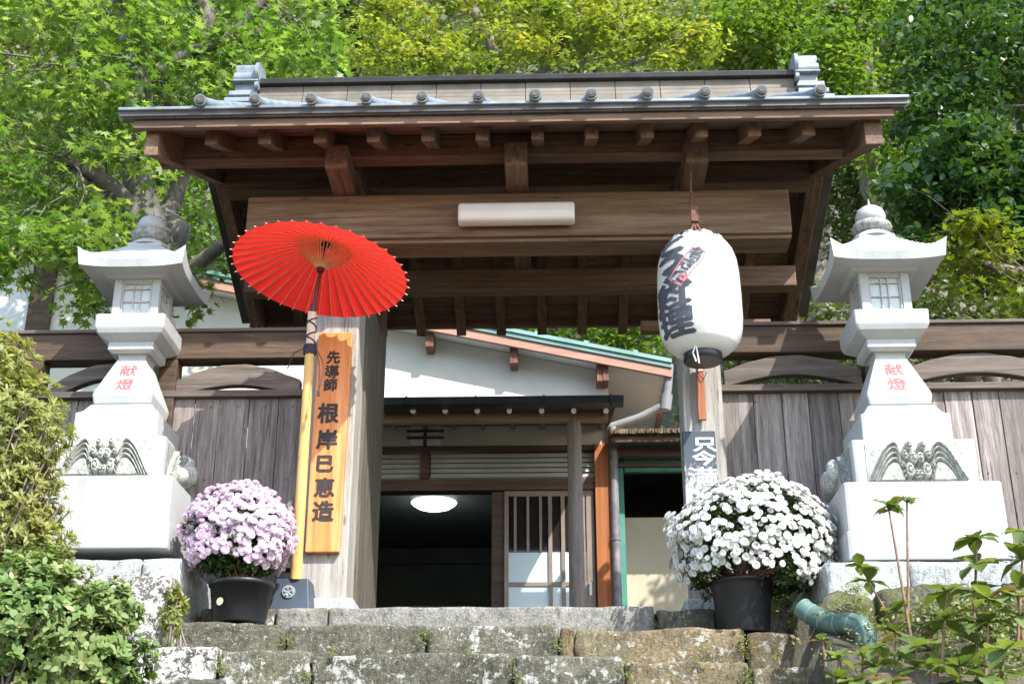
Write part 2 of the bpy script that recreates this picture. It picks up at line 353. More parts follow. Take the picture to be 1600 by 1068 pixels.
# --- eave fascia (metal) in lengths
m = MB(); n = 14
for i in range(n):
    a = XL+.005+(XR-XL-.01)*i/n; b = XL+.005+(XR-XL-.01)*(i+1)/n-.003
    m.hexa([(a+.02 if i == 0 else a, 6.255, 3.966), (b-(.02 if i == n-1 else 0), 6.255, 3.966), (b, 6.30, 3.966), (a, 6.30, 3.966), (a, 6.235, 4.006), (b, 6.235, 4.006), (b, 6.30, 4.006), (a, 6.30, 4.006)])
m.build('eave_fascia', M['tile'], gate)
m = MB(); m.box(XL, XR, 6.222, 6.26, 4.003, 4.022); m.build('eave_lip', M['rib'], gate, .004)
m = MB(); m.box(XL+.08, XR-.08, 6.275, 6.31, 3.918, 3.9655); m.build('eave_board', M['gwood_x'], gate, .003)
m = MB(); m.box(XL+.08, XR-.08, 9.27, 9.31, 3.985, 4.075); m.build('eave_board', M['gwood_x'], gate, .003)
# --- soffit boards
m = MB()
for side in (0, 1):
    y = 6.315; k = 0
    while y < 7.78:
        y2 = min(y+.155, 7.79)
        yy = [y, y2-.006]
        if side: yy = [15.6-v for v in yy]
        q = [(v, zb(v)) for v in yy] + [(v, zb(v)+.022) for v in yy[::-1]]
        m.prism(q, 'x', XL+.14, XR-.14)
        y = y2
m.build('soffit_boards', M['gwood_x'], gate)
# --- verge bargeboards
xa0, xa1 = PX(228, 225, 6.36), PX(249, 225, 6.36); xb0, xb1 = PX(1350, 212, 6.36), PX(1378, 212, 6.36)
for (a, b) in ((xa0, xa1), (xb0, xb1)):
    m = MB(); h = .17
    m.prism([(6.34, zb(6.34)+.02), (7.8, 4.66), (9.26, zb(9.26)+.02), (9.26, zb(9.26)-h), (7.8, 4.636-h-.05), (6.34, zb(6.34)-h)], 'x', a, b)
    m.build('bargeboard', M['gwood_y'], gate, .005)
# --- rafters
for px in (330, 413, 500, 583, 668, 753, 840, 925, 1012, 1097, 1180, 1265):
    x = PX(px, 218, 6.4); m = MB(); hw = .036
    m.prism([(6.40, zb(6.4)-.001), (7.78, zb(7.78)-.001), (7.78, zb(7.78)-.1), (6.40, zb(6.4)-.1)], 'x', x-hw, x+hw)
    m.prism([(7.82, zb(7.82)-.001), (9.33, zb(9.33)+.0), (9.33, zb(9.33)-.085), (7.82, zb(7.82)-.1)], 'x', x-hw, x+hw, r=m.r[-1])
    m.build('rafter', M['gwood_y'], gate, .004)
# --- purlins and beams
px0, px1 = PX(247, 240, 6.8), PX(1342, 240, 6.8)
m = MB(); m.box(px0, px1, 6.80, 6.91, 4.02, 4.165); m.build('front_purlin', M['gwood_x'], gate, .006)
m = MB(); m.box(xa1, xb0, 8.50, 8.63, 3.945, 4.10); m.build('rear_purlin', M['gwood_x'], gate, .006)
m = MB(); m.box(xa1-.0, xb0+.0, 7.73, 7.87, 4.33, 4.55); m.build('ridge_beam', M['gwood_x'], gate, .006)
lx0, lx1 = PX(385, 345, 6.97), PX(1236, 340, 6.97)
m = MB(); m.prism([(6.97, 3.575), (6.97, 3.858), (6.985, 3.87), (7.2, 3.87), (7.2, 3.553), (7.0, 3.553), (7.0, 3.575)], 'x', lx0, lx1)
m.build('lintel', M['lint'], gate, .006)
for px in (525, 806, 1090):
    x = PX(px, 255, 6.65); m = MB()
    m.prism([(6.65, 4.02), (6.65, 3.884), (6.665, 3.87), (7.2, 3.87), (7.2, 4.02)], 'x', x-.065, x+.065)
    m.build('bracket_arm', M['gwood_y'], gate, .005)
    m = MB(); m.box(x-.06, x+.06, 7.10, 8.72, 4.101, 4.205); m.build('cross_beam', M['gwood_y'], gate, .005)
    if px != 806:
        m = MB(); m.box(x-.05, x+.05, 7.75, 7.85, 4.205, 4.33); m.build('king_post', M['gwood_z'], gate, .004)
x = PX(806, 255, 6.65); m = MB(); m.box(x-.05, x+.05, 7.75, 7.85, 4.205, 4.33); m.build('king_post', M['gwood_z'], gate, .004)
# --- ridge stack
ra, rb_ = PX(408, 140, 7.75), PX(1240, 130, 7.75)
m = MB(); n = 12
for i in range(n):
    a = ra+(rb_-ra)*i/n; b = ra+(rb_-ra)*(i+1)/n-.004
    for (y, z0, z1) in ((.10, 5.045, 5.118), (.115, 5.005, 5.036), (.13, 4.94, 4.996)):
        m.box(a, b, 7.8-y, 7.8+y, z0, z1)
m.build('ridge_band', M['ridge'], gate, .003)
m = MB(); m.box(ra+.002, rb_-.002, 7.71, 7.89, 4.70, 5.12); m.box(ra+.001, rb_-.001, 7.675, 7.925, 4.60, 4.87); m.build('ridge_core', M['tile'], gate)
m = MB(); m.prism([(7.66, 5.119), (7.65, 5.155), (7.70, 5.175), (7.8, 5.19), (7.9, 5.175), (7.95, 5.155), (7.94, 5.119)], 'x', ra-.0, rb_+.0)
m.build('ridge_cap', M['cap'], gate, .004)
for (a, b, s) in ((PX(372, 130, 7.75), ra, 1), (rb_, PX(1275, 125, 7.75), -1)):
    m = MB()
    for (yy, zz, rr) in ((7.72, 5.255, .048), (7.68, 5.175, .042), (7.80, 5.27, .055), (7.88, 5.255, .048), (7.92, 5.175, .042)):
        m.tube([(a-.002, yy, zz), (b+.002, yy, zz)], rr, 16)
    m.box(a+.006, b-.01, 7.66, 7.94, 4.70, 5.24)
    m.prism([(7.62, 5.12), (7.62, 5.135), (7.98, 5.135), (7.98, 5.12)], 'x', a-.01, b+.005)
    m.box(min(a, a-.03*s), max(b, b-.03*s), 7.64, 7.96, 5.02, 5.055); m.box(min(a, a-.05*s), max(b, b-.05*s), 7.62, 7.98, 4.955, 4.99); m.box(min(a, a-.08*s), max(b, b-.08*s), 7.60, 8.0, 4.87, 4.93)
    for (yy, zz, rr) in ((7.66, 5.20, .075), (7.63, 5.08, .03)):
        xe = b if s > 0 else a; m.tube([(xe-.012, yy, zz), (xe+.012, yy, zz)], rr, 20)
    m.build('ridge_end_tile', M['rib'], gate, .005)
# --- posts, door leaf
plx0, plx1 = PX(474, 700, 7.0), PX(552, 700, 7.0)
m = MB(); m.box(plx0, plx1, 7.0, 7.25, GF-.02, 3.87); m.build('post', M['post'], gate, .012, 3)
prx0, prx1 = PX(1066, 620, 7.0), PX(1129, 620, 7.0)
m = MB(); m.box(prx0, prx1, 7.0, 7.23, GF-.02, 3.87); m.build('post', M['post'], gate, .012, 3)
m = MB()
m.box(plx1-.045, plx1+.012, 7.27, 8.12, GF+.02, 3.36); m.box(plx1-.06, plx1+.020, 7.24, 7.30, GF+.0, 3.42)
m.build('door_leaf', M['leafdoor'], gate, .004)
for x in (plx1-.11, prx1+.02):
    m = MB(); m.box(x-.06, x+.06, 8.45, 8.6, GF-.02, 3.945); m.build('rear_post', M['gwood_z'], gate, .006)
m = MB(); m.box(plx0-.05, plx1+.05, 6.93, 7.33, GF-.1, GF+.085); m.build('base_stone', M['found'], gate, .02, 3)
m = MB(); m.box(prx0-.05, prx1+.05, 6.93, 7.33, GF-.1, GF+.07); m.build('base_stone', M['found'], gate, .02, 3)
# tie beams between main post and rear post, side struts under the roof ends
for x in (plx1-.11, prx1+.02):
    m = MB(); m.box(x-.045, x+.045, 7.26, 8.45, 3.30, 3.44); m.build('tie_beam', M['gwood_y'], gate, .004)
m = MB(); m.box(xb0-1.1, xb0-.2, 8.52, 8.60, 3.62, 3.70); m.box(xb0-.62, xb0-.56, 8.52, 8.60, 3.44, 3.945); m.build('side_rail', M['gwood_x'], gate, .004)
# --- fluorescent fixture on the lintel
a, b = P(716, 333, 6.9), P(898, 333, 6.9)
lamp = thing('fluorescent_fixture', 'long white unlit lamp housing fixed to the middle of the gate lintel', 'lamp', (a+b)/2)
m = MB(); m.box(a.x+.01, b.x-.01, 6.935, 6.968, a.z-.035, a.z+.035); m.build('base_plate', M['grey'], lamp, .003)
m = MB(); z = (a.z+b.z)/2
m.prism([(6.936, z-.07), (6.89, z-.07), (6.855, z-.06), (6.848, z-.01), (6.86, z+.045), (6.89, z+.066), (6.936, z+.07)], 'x', a.x, b.x)
md = m.build('diffuser', plain('milky_acrylic', C(.66,.60,.55), C(.70,.64,.59), 3, .4, .02, 30), lamp, .016, 4)

# ================= name plaque =================
def text_faces(s, size, ext=.004, off=0.):
    cu = bpy.data.curves.new('t', 'FONT'); cu.body = s; cu.size = size; cu.extrude = ext; cu.offset = off; cu.resolution_u = 3
    cu.align_x = 'CENTER'; cu.align_y = 'CENTER'
    ob = bpy.data.objects.new('t', cu); COL.objects.link(ob)
    dg = bpy.context.evaluated_depsgraph_get(); me = bpy.data.meshes.new_from_object(ob.evaluated_get(dg))
    v = [tuple(q.co) for q in me.vertices]; f = [tuple(p.vertices) for p in me.polygons]
    bpy.data.objects.remove(ob); bpy.data.curves.remove(cu); bpy.data.meshes.remove(me)
    v = np.array(v) if v else np.zeros((0, 3))
    if len(v):
        mn, mx = v.min(0), v.max(0); v[:, :2] -= (mn[:2]+mx[:2])/2
    return v, f
def column(name, chars, mat, parent, y, skew=0, ext=.004, wx=1.0):
    "chars: (char, px, py, size, boldness); upright characters standing on the plane y"
    vs = []; fs = []
    for (ch, px, py, size, off) in chars:
        v, f = text_faces(ch, size, ext, 0)
        c = P(px, py, y)
        for i, (sx, sz) in enumerate(((0, 0), (1, .5), (-1, -.5), (.5, -1), (-.5, 1)) if off else ((0, 0),)):
            b = len(vs)
            for q in v: vs.append((c.x+q[0]*wx+q[1]*skew+sx*off, c.y-q[2]-i*.00025, c.z+q[1]+sz*off))
            fs += [tuple(b+i for i in g) for g in f]
    return mk_mesh(name, vs, fs, mat, parent)
yp = 6.955
c00, c10 = P(476, 862, yp), P(530, 862, yp); c01, c11 = P(498, 519, yp), P(551, 519, yp)
xa, xb = (c00.x+c01.x)/2, (c10.x+c11.x)/2
plq = thing('name_plaque', 'tall orange wooden name board with black brushed characters on the left gate post', 'sign', (xa, yp, c00.z))
m = MB(); m.hexa([(c00.x, yp, c00.z), (c10.x, yp, c00.z), (c10.x, 6.998, c00.z), (c00.x, 6.998, c00.z), (c01.x, yp, c01.z), (c11.x, yp, c01.z), (c11.x, 6.998, c01.z), (c01.x, 6.998, c01.z)])
m.build('board', M['plaque'], plq, .006, 2)
column('lettering', [('先', 521, 558, .080, .0030), ('導', 519, 580, .084, .0026), ('師', 517, 601, .078, .0030),
       ('根', 513, 645, .122, .0042), ('岸', 511, 686, .120, .0042), ('巳', 508, 724, .105, .0050), ('恵', 507, 761, .116, .0042), ('造', 505, 798, .120, .0042)],
       M['ink'], plq, yp, 0.02, .0015)
# small round-headed nails on the plaque and post
# ================= paper lantern sign etc on the right post =================
y0 = 6.955
a, b = P(1087, 568, y0), P(1104, 655, y0)
wl = thing('wooden_tag', 'small reddish wooden tag board hanging on the right gate post under the paper lantern', 'sign', (a.x, y0, b.z))
m = MB(); m.box(a.x, b.x, y0, y0+.02, b.z, a.z); m.build('board', wood('red_brown_tag_wood', C(.22,.07,.035), C(.33,.12,.06), C(.40,.17,.09), 'z', .03, gs=14, bump=.1), wl, .002)
m = MB(); m.box(a.x+.012, b.x-.006, y0-.006, y0-.0005, a.z-.045, a.z+.0); m.build('paper_label', plain('pale_pink_label', C(.62,.50,.46), C(.68,.56,.52), 40), wl)
m = MB(); m.tube([(a.x+.008+.05*i/8, y0-.004-.01*math.sin(math.pi*i/8), a.z-.05-.045*math.sin(math.pi*i/8)) for i in range(9)], .0025, 6); m.build('cord', M['rope'], wl)
a, b = P(1066, 673, 6.95), P(1127, 830, 6.95)
sg = thing('notice_board', 'weathered black notice board with white brushed characters leaning on the right gate post', 'sign', (a.x, 6.95, b.z))
t = NT('worn_black_board'); v = t.coord((1, 1, .35)); zz = t.n("ShaderNodeSeparateXYZ"); tc = t.n("ShaderNodeTexCoord"); t.l(tc.outputs['Object'], zz.inputs[0])
worn = t.math('ADD', t.noise(v, 70, 8, .8), t.math('MULTIPLY', t.math('SUBTRACT', .36, zz.outputs[2]), 1.0))
c = t.mix(t.ramp(worn, [(.50, C(0,0,0)), (.62, C(1,1,1))]), C(.035,.05,.065), C(.33,.33,.34)); t.l(c, t.b.inputs['Base Color']); t.b.inputs['Roughness'].default_value = .7; t.bump(t.noise(v, 60, 6), .6, .004)
m = MB(); m.box(a.x, b.x, 6.95, 6.985, b.z-.1, a.z); m.build('board', t.m, sg, .004)
column('lettering', [('只', 1101, 694, .088, .0022), ('今', 1100, 715, .085, .0022), ('満', 1098, 744, .112, .0012), ('席', 1096, 776, .115, .0012)], M['whiteink'], sg, 6.95, 0, .0012, 1.55)

# ================= paper lantern =================
YL = 6.60
lc = P(1093, 470, YL); topz = PZ(1093, 370, YL-.05); botz = PZ(1093, 560, YL)
rl = .224
plan = thing('paper_lantern', 'large white paper lantern with black and red characters hanging from the gate eave', 'lantern', (lc.x, YL, botz))
H = topz-botz
prof = [(0.0, .46), (.01, .56), (.035, .70), (.075, .83), (.13, .925), (.2, .975), (.3, 1), (.5, 1.0), (.68, .985), (.8, .945), (.88, .87), (.94, .76), (.98, .62), (1, .50)]
def prad(t):
    for i in range(len(prof)-1):
        if t <= prof[i+1][0]:
            a, b = prof[i], prof[i+1]; q = (t-a[0])/(b[0]-a[0]); return (a[1]+(b[1]-a[1])*q)*rl
    return prof[-1][1]*rl
m = MB(); pr = []
NR = 46
for i in range(NR+1):
    t = i/NR
    pr.append((prad(t)-.0028, botz+.02+t*(H-.02)))
    if i < NR: pr.append((prad(t+.5/NR)+.0022, botz+.02+(t+.5/NR)*(H-.02)))
m.lathe(pr, (lc.x, YL, 0), 64)
t = NT('white_lantern_paper'); v = t.coord((1,1,1)); c = t.ramp(t.noise(v, 5, 3), [(.3, C(.72,.72,.70)), (.7, C(.80,.80,.78))]); t.l(c, t.b.inputs['Base Color']); t.b.inputs['Roughness'].default_value = .35
t.b.inputs['Coat Weight'].default_value = .5; t.b.inputs['Coat Roughness'].default_value = .12
tr = t.n("ShaderNodeBsdfTranslucent"); tr.inputs[0].default_value = C(.75,.73,.68); ms = t.n("ShaderNodeMixShader"); ms.inputs[0].default_value = .28
t.l(t.b.outputs[0], ms.inputs[1]); t.l(tr.outputs[0], ms.inputs[2]); t.l(ms.outputs[0], t.out.inputs[0]); t.bump(t.noise(v, 22, 3), .12, .01)
paper = m.build('paper_shade', t.m, plan)
paper.data.polygons[-1].use_smooth = False
# ring at the foot, plastic ruffle on top, hook and strings
m = MB(); m.lathe([(.098, 0), (.104, .004), (.104, .062), (.098, .066), (.09, .066), (.088, .004), (.03, .003)], (lc.x, YL, botz-.022), 36); m.build('foot_ring', M['black'], plan, .0)
m = MB(); m.lathe([(.10, 0), (.135, .0), (.14, .02), (.10, .04), (.04, .035)], (lc.x, YL, topz-.02), 36); m.build('top_ring', M['black'], plan)
m = MB()
m.lathe([(.175, -.075), (.155, -.03), (.142, -.003), (.13, .012), (.10, .022), (.05, .012)], (lc.x, YL, topz-.005), 72, amp=lambda t, z: 1+.045*math.sin(t*9+z*40)+.03*math.sin(t*23+1))
t = NT('clear_plastic_cover'); t.b.inputs['Base Color'].default_value = C(.8,.82,.85); t.b.inputs['Roughness'].default_value = .18
tp = t.n("ShaderNodeBsdfTransparent"); ms = t.n("ShaderNodeMixShader"); ms.inputs[0].default_value = .42; t.l(tp.outputs[0], ms.inputs[1]); t.l(t.b.outputs[0], ms.inputs[2]); t.l(ms.outputs[0], t.out.inputs[0])
v = t.coord((1,1,1)); t.bump(t.noise(v, 30, 3), .6, .02)
m.build('plastic_cover', t.m, plan)
m = MB(); m.tube([(lc.x, YL, topz+.0), (lc.x, YL, topz+.09), (lc.x-.012, YL+.03, topz+.15), (lc.x, YL+.05, 3.84)], .007, 8)
m.tube([(lc.x-.03, YL, topz), (lc.x-.02, YL, topz+.08), (lc.x, YL+.01, topz+.12)], .009, 8); m.tube([(lc.x+.03, YL, topz), (lc.x+.02, YL, topz+.08), (lc.x, YL+.01, topz+.12)], .009, 8)
m.tube([(lc.x-.01, YL, topz+.02), (lc.x+.05, YL, topz+.08), (lc.x+.085, YL, topz+.07), (lc.x+.09, YL, topz-.01)], .003, 6)
m.box(lc.x-.02, lc.x+.02, YL-.01, YL+.012, topz+.12, topz+.22)
m.build('hanging_hook', M['hook'], plan)
m = MB(); cc = (lc.x-.045, YL-.108, botz+.04)
m.tube([cc, (cc[0]-.02, cc[1]-.003, cc[2]-.05), (cc[0]-.005, cc[1]-.003, cc[2]-.1)], .004, 6); m.tube([cc, (cc[0]+.005, cc[1]-.003, cc[2]-.06), (cc[0]+.01, cc[1]-.003, cc[2]-.11)], .004, 6)
m.build('white_string', M['white'], plan)
def wrap(name, chars, mat, lift, frame=None):
    "chars placed on the paper by angle (0 = towards the viewer, negative = left) and height fraction"
    vs = []; fs = []
    def place(x2, z2, ang, tt, out):
        t = tt + z2/H; t = min(max(t, .02), .985); r0 = prad(t)+lift+out; th = ang+x2/rl
        return (lc.x+r0*math.sin(th), YL-r0*math.cos(th), botz+.02+t*(H-.02))
    for (ch, ang, tt, size, off, rot, wx) in chars:
        if isinstance(ch, str):
            v1, f1 = text_faces(ch, size, .0008, 0); v = []; f = []
            for i, (sx, sz) in enumerate(((0, 0), (1, 0), (-1, 0), (0, -1), (0, 1)) if off else ((0, 0),)):
                b = len(v); v += [(q[0]+sx*off, q[1]+sz*off, q[2]+i*.0003) for q in v1]; f += [tuple(b+i_ for i_ in g) for g in f1]
        else: v, f = ch
        bm = bmesh.new(); bv = [bm.verts.new(tuple(q)) for q in v]
        for g in f:
            try: bm.faces.new([bv[i] for i in g])
            except ValueError: pass
        for axis in (0, 1):
            k = -.2
            while k < .2:
                n = (1, 0, 0) if axis == 0 else (0, 1, 0)
                bmesh.ops.bisect_plane(bm, geom=bm.verts[:]+bm.edges[:]+bm.faces[:], plane_co=(k, 0, 0) if axis == 0 else (0, k, 0), plane_no=n)
                k += .012
        bm.verts.ensure_lookup_table(); bm.verts.index_update(); b = len(vs)
        for q in bm.verts:
            x2, z2 = q.co.x*wx, q.co.y
            x3 = x2*math.cos(rot)-z2*math.sin(rot); z3 = x2*math.sin(rot)+z2*math.cos(rot)
            vs.append(place(x3, z3, ang, tt, q.co.z))
        for g in bm.faces: fs.append(tuple(b+q.index for q in g.verts))
        bm.free()
    return mk_mesh(name, vs, fs, mat, plan)
A = -R(50)
wrap('black_lettering', [('と', A, .875, .150, .009, 0, 1.7), ('う', A, .715, .155, .010, 0, 1.7), ('ふ', A, .545, .155, .010, 0, 1.7), ('料', A, .365, .165, .006, 0, 1.55), ('理', A+.05, .185, .165, .006, 0, 1.55)], M['lant_ink'], .004)
def rectframe(w, h, t):
    v = []; f = []
    for (x0, x1, y0, y1) in ((-w, w, -h, -h+t), (-w, w, h-t, h), (-w, -w+t, -h+t, h-t), (w-t, w, -h+t, h-t)):
        b = len(v); v += [(x0,y0,.0005), (x1,y0,.0005), (x1,y1,.0005), (x0,y1,.0005)]; f.append((b, b+1, b+2, b+3))
    return np.array(v), f
wrap('red_stamp_frame', [(rectframe(.048, .125, .007), -R(20), .645, 0, 0, -R(40), 1)], M['redsoft'], .0055)
wrap('stamp_lettering', [('名', -R(8), .735, .085, .002, -R(35), 1), ('さ', -R(20), .645, .085, .003, -R(35), 1), ('つ', -R(31), .555, .085, .003, -R(35), 1)], M['lant_ink'], .007)
wrap('red_swirl', [('つ', -R(27), .535, .05, .006, -R(80), 1)], M['redsoft'], .009)
# ================= fences beside the gate =================
YF = 7.08
def fence(label, pxa, pxb, gatex, gate_on_right, arches, posts):
    zt, zt0 = PZ(1300, 506, YF), PZ(1300, 552, YF)
    xa, xb = (PX(pxa, 600, YF), gatex) if gate_on_right else (gatex, PX(pxb, 600, YF))
    f = thing('board_fence', label, 'fence', ((xa+xb)/2, YF, GF), 'board fences beside the gate')
    m = MB(); m.box(xa, xb, YF-.03, YF+.10, zt0, zt-.02); m.build('top_beam', M['rail'], f, .006)
    m = MB(); m.box(xa, xb, YF-.045, YF+.12, zt-.0195, zt+.002); m.build('cap_rail', M['brace'], f, .004)
    zm0, zm1 = PZ(1300, 612, YF), PZ(1300, 602, YF)
    m = MB(); m.box(xa, xb, YF-.035, YF+.10, zm0, zm1); m.build('middle_rail', M['brace'], f, .004)
    zb0 = PZ(450, 889, YF); zb1 = PZ(450, 881, YF)
    m = MB(); m.box(xa, xb, YF-.03, YF+.08, zb0, zb1); m.build('bottom_rail', M['rail'], f, .004)
    m = MB(); x = xa
    while x < xb-.02:
        w_ = random.uniform(.13, .20); x2 = min(x+w_, xb); j = random.uniform(-.004, .004)
        m.box(x+.002, x2-.003, YF+.012+j, YF+.032+j, zb1, zm0); x = x2
    m.build('boards', M['fence'], f, .002, 1)
    m = MB(); x = xa+.1
    for z in (zm0-.05, zb1+.2, (zm0+zb1)/2):
        x = xa+.04
        while x < xb: m.box(x-.003, x+.003, YF+.004, YF+.013, z-.003, z+.003); x += .155
    m.build('nails', M['hook'], f)
    for (p0, p1) in posts:
        a, b = PX(p0, 600, YF), PX(p1, 600, YF); m = MB(); m.box(a, b, YF-.028, YF+.09, GF-.05, zt0); m.build('post', M['rail'], f, .006)
    for (p0, p1, h0, h1) in arches:
        a, b = PX(p0, 590, YF), PX(p1, 590, YF); up = []; lo = []
        n = 18
        for i in range(n+1):
            s = i/n; arch = math.sin(math.pi*s)
            x = a+(b-a)*s
            up.append((x, PZ(800, h0-arch*(h0-h1[0])+ .6*math.sin(i*1.7), YF))); lo.append((x, PZ(800, h0+25-arch*(h0+25-h1[1]), YF)))
        m = MB(); m.prism(up+[(q[0], min(q[1], p[1]-.02)) for q, p in zip(lo[::-1], up[::-1])], 'y', YF-.005, YF+.055); m.build('curved_brace', M['brace'], f, .006)
    return f
fence('weathered board fence with curved braces left of the gate, behind the left stone lantern', -260, 0, plx0, True, [(-210, 30, 580, (560, 592)), (78, 262, 596, (561, 585)), (272, 470, 590, (564, 597))], [(248, 276), (36, 66)])
fence('weathered board fence with curved braces right of the gate, behind the right stone lantern', 0, 1900, prx1, False, [(1131, 1348, 583, (559, 590)), (1420, 1640, 580, (559, 590)), (1690, 1880, 580, (559, 590))], [(1352, 1378), (1650, 1676)])

# ================= stone lanterns =================
def solve(py, wpx, Yc, face=None):
    Y = Yc-.2
    for _ in range(12):
        z = P(1392, py, Y).z; zc = Y*math.cos(R(PITCH))+z*math.sin(R(PITCH)); W = wpx*zc/FPX; Y = Yc-W/2
    return W, z
YC = 6.60
sl_x = PX(1392, 490, YC-.18)
LV = {}
def L(py, wpx): return solve(py, wpx, YC)
def sq(w, z, n=6, rc=.06, bulge=0):
    "square loop with slightly rounded corners"
    h = w/2; c = min(rc*w, .02); pts = []
    for (sx, sy, a0) in ((1, -1, -90), (1, 1, 0), (-1, 1, 90), (-1, -1, 180)):
        for k in range(3):
            t = R(a0+45*k); pts.append((sx*(h-c)+c*math.cos(t), sy*(h-c)+c*math.sin(t), z))
    return pts
zA0 = PZ(1427, 873, 6.21)
lant = thing('stone_lantern', 'x', 'stone lantern', (sl_x, YC, zA0), 'white stone lanterns flanking the gate')
def off(loop): return [(sl_x+p[0], YC+p[1], p[2]) for p in loop]
def block(name, levels, mat, rc=.03, parent=lant, smooth=False, bevel=.004):
    m = MB(); m.loft([off(sq(w_, z, rc=rc)) for (w_, z) in levels], smooth=smooth); return m.build(name, mat, parent, 0)
G = M['granite']
wA, zA1 = L(829, 256); wB, zB1 = L(752, 245); wC0, _ = L(752, 191); wC1, zC1 = L(686, 191)
wD0, _ = L(686, 140); wD1, zD1 = L(645, 139); wD2, zD2 = L(633, 100)
block('base_slab', [(wA*.995, zA0), (wA, zA0+.006), (wA, zA1-.004), (wA*.995, zA1)], G)
block('base_block', [(wA*.975, zA1), (wB, zB1-.006), (wB*.99, zB1)], G)
zc0 = zB1+.001
block('carved_block', [(wC0*.995, zc0), (wC0, zc0+.006), (wC1, zC1-.006), (wC1*.99, zC1)], G)
block('upper_base', [(wD0, zC1+.001), (wD1, zD1-.003), (wD1*.97, zD1+.001), (wD1*.93, zD1+.004), (wD1*.86, zD1+.02), (wD2*1.04, zD2-.006), (wD2, zD2)], G)
# carved wave panels on four faces
def wave_panel(parent):
    w_ = wC0*.80; h = (zC1-zc0)*.86; cz = zc0+.5*(zC1-zc0)
    NX, NZ = 150, 60
    def hgt(u, v):       # u -1..1, v 0..1
        return hgt2(u, v)
        s = abs(u)
        crest = .10+.86*math.exp(-((s-.50)/.27)**2) if s > .5 else .10+.86*math.exp(-((s-.50)/.20)**2)
        d = crest-v
        if v > crest: base = .0
        else: base = .55+.45*math.cos(min(d*26, 200)+s*2)*.35
        if v <= crest and d > .42: base = .75+.15*v
        fall = 0
        for (cu, cv, cr) in ((.16, .30, .15), (.07, .52, .11), (.27, .55, .10), (.12, .78, .10), (.30, .34, .08), (.03, .22, .09)):
            dd = math.hypot((s-cu)*1.9, (v-cv))
            if dd < cr: fall = max(fall, .75+.55*math.sqrt(1-(dd/cr)**2)-.35*math.exp(-(dd/cr/.35)**2)*0)
        return max(base, fall)
    def hgt2(u, v):
        s = abs(u); q_ = (s-.44)/.56; c = (.03+.93*math.cos(min(1, q_)*math.pi/2)**1.25) if s > .44 else max(.0, .96-.96*((.44-s)/.20)**2.2)
        d = c-v
        if d < 0: b = .0
        elif d < .52: b = .60+.34*math.cos(d*2*math.pi/.135)
        else: b = .90
        for (cu, cv, cr) in ((.17, .26, .20), (.07, .56, .16), (.24, .64, .13), (.14, .86, .13), (.03, .16, .12), (.30, .40, .09)):
            q = math.hypot((s-cu)*2.1, v-cv)
            if q < cr: b = max(b, .5+.75*math.sqrt(1-(q/cr)**2)-(.45 if .34 < q/cr < .55 else 0))
        return b
    for k in range(4):
        m = MB(); vs = []; fs = []
        for j in range(NZ+1):
            for i in range(NX+1):
                u = -1+2*i/NX; v = j/NZ
                e = .0 if (i in (0, NX) or j in (0, NZ)) else 1
                wz = cz-h/2+h*v; hw = wC0/2+(wC1-wC0)/2*v
                o = hw+.003+(hgt(u, v)*.042*e)
                p = (u*w_/2, -o, wz); a = k*math.pi/2
                vs.append((sl_x+p[0]*math.cos(a)-p[1]*math.sin(a), YC+p[0]*math.sin(a)+p[1]*math.cos(a), p[2]))
        for j in range(NZ):
            for i in range(NX):
                b = j*(NX+1)+i; fs.append((b, b+1, b+NX+2, b+NX+1))
        m.add(vs, fs, True)
        if k in (1, 3):
            for (du, dz, rr) in ((.0, 0, .075), (-.09, -.03, .05), (.08, .03, .055), (.02, .07, .045)):
                a = k*math.pi/2; p = (du*1.0, -(wC0/2+.035)); zz = cz-.01+dz
                x_, y_ = p[0]*math.cos(a)-p[1]*math.sin(a), p[0]*math.sin(a)+p[1]*math.cos(a)
                m.lathe([(rr*math.sin(math.pi*q/8)+.0005, -rr*math.cos(math.pi*q/8)) for q in range(9)], (sl_x+x_, YC+y_, zz), 14)
        m.build('wave_carving', M['granite_d'], parent)
        fr = MB()
        for (u0, u1, v0, v1) in ((-1.04, 1.04, 1.0, 1.05), (-1.04, -1.0, 0, 1), (1.0, 1.04, 0, 1)):
            q = []
            for (u, v) in ((u0, v0), (u1, v0), (u1, v1), (u0, v1)):
                for o_ in (wC0/2-.01, wC0/2+.004):
                    p = (u*w_/2, -o_, cz-h/2+h*v); a = k*math.pi/2
                    q.append((sl_x+p[0]*math.cos(a)-p[1]*math.sin(a), YC+p[0]*math.sin(a)+p[1]*math.cos(a), p[2]))
            fr.hexa([q[0], q[2], q[3], q[1], q[6], q[4], q[5], q[7]])
wave_panel(lant)
# shaft
wE0, _ = L(631, 94); wE1, zE1 = L(619, 101); wE2, zE2 = L(558, 46); wE3, zE3 = L(541, 76); wE4, zE4 = L(529, 76)
sh = block('shaft', [(wE0*.95, zD2+.001), (wE0*1.02, zD2+.010), (wE1, zE1+.004), (wE1*.985, zE1+.025), (wE2*1.16, zE2-.03), (wE2, zE2), (wE2*1.0, zE2+.012), (wE2*1.12, zE2+.028), (wE3*.84, zE3-.017), (wE3*.97, zE3-.004), (wE3, zE3), (wE4, zE4)], G, smooth=False)
sh.data.polygons.foreach_set('use_smooth', [False]*len(sh.data.polygons))
# platform
wF0, zF0 = L(527, 78); wF1, zF1 = L(503.6, 115); wF2, zF2 = L(482, 116)
block('light_platform', [(wF0*1.0, zE4+.001), (wF0*1.12, zE4+.012), (wF1*.93, zF1-.030), (wF1*.985, zF1-.008), (wF1, zF1), (wF2, zF2-.004), (wF2*.98, zF2)], G)
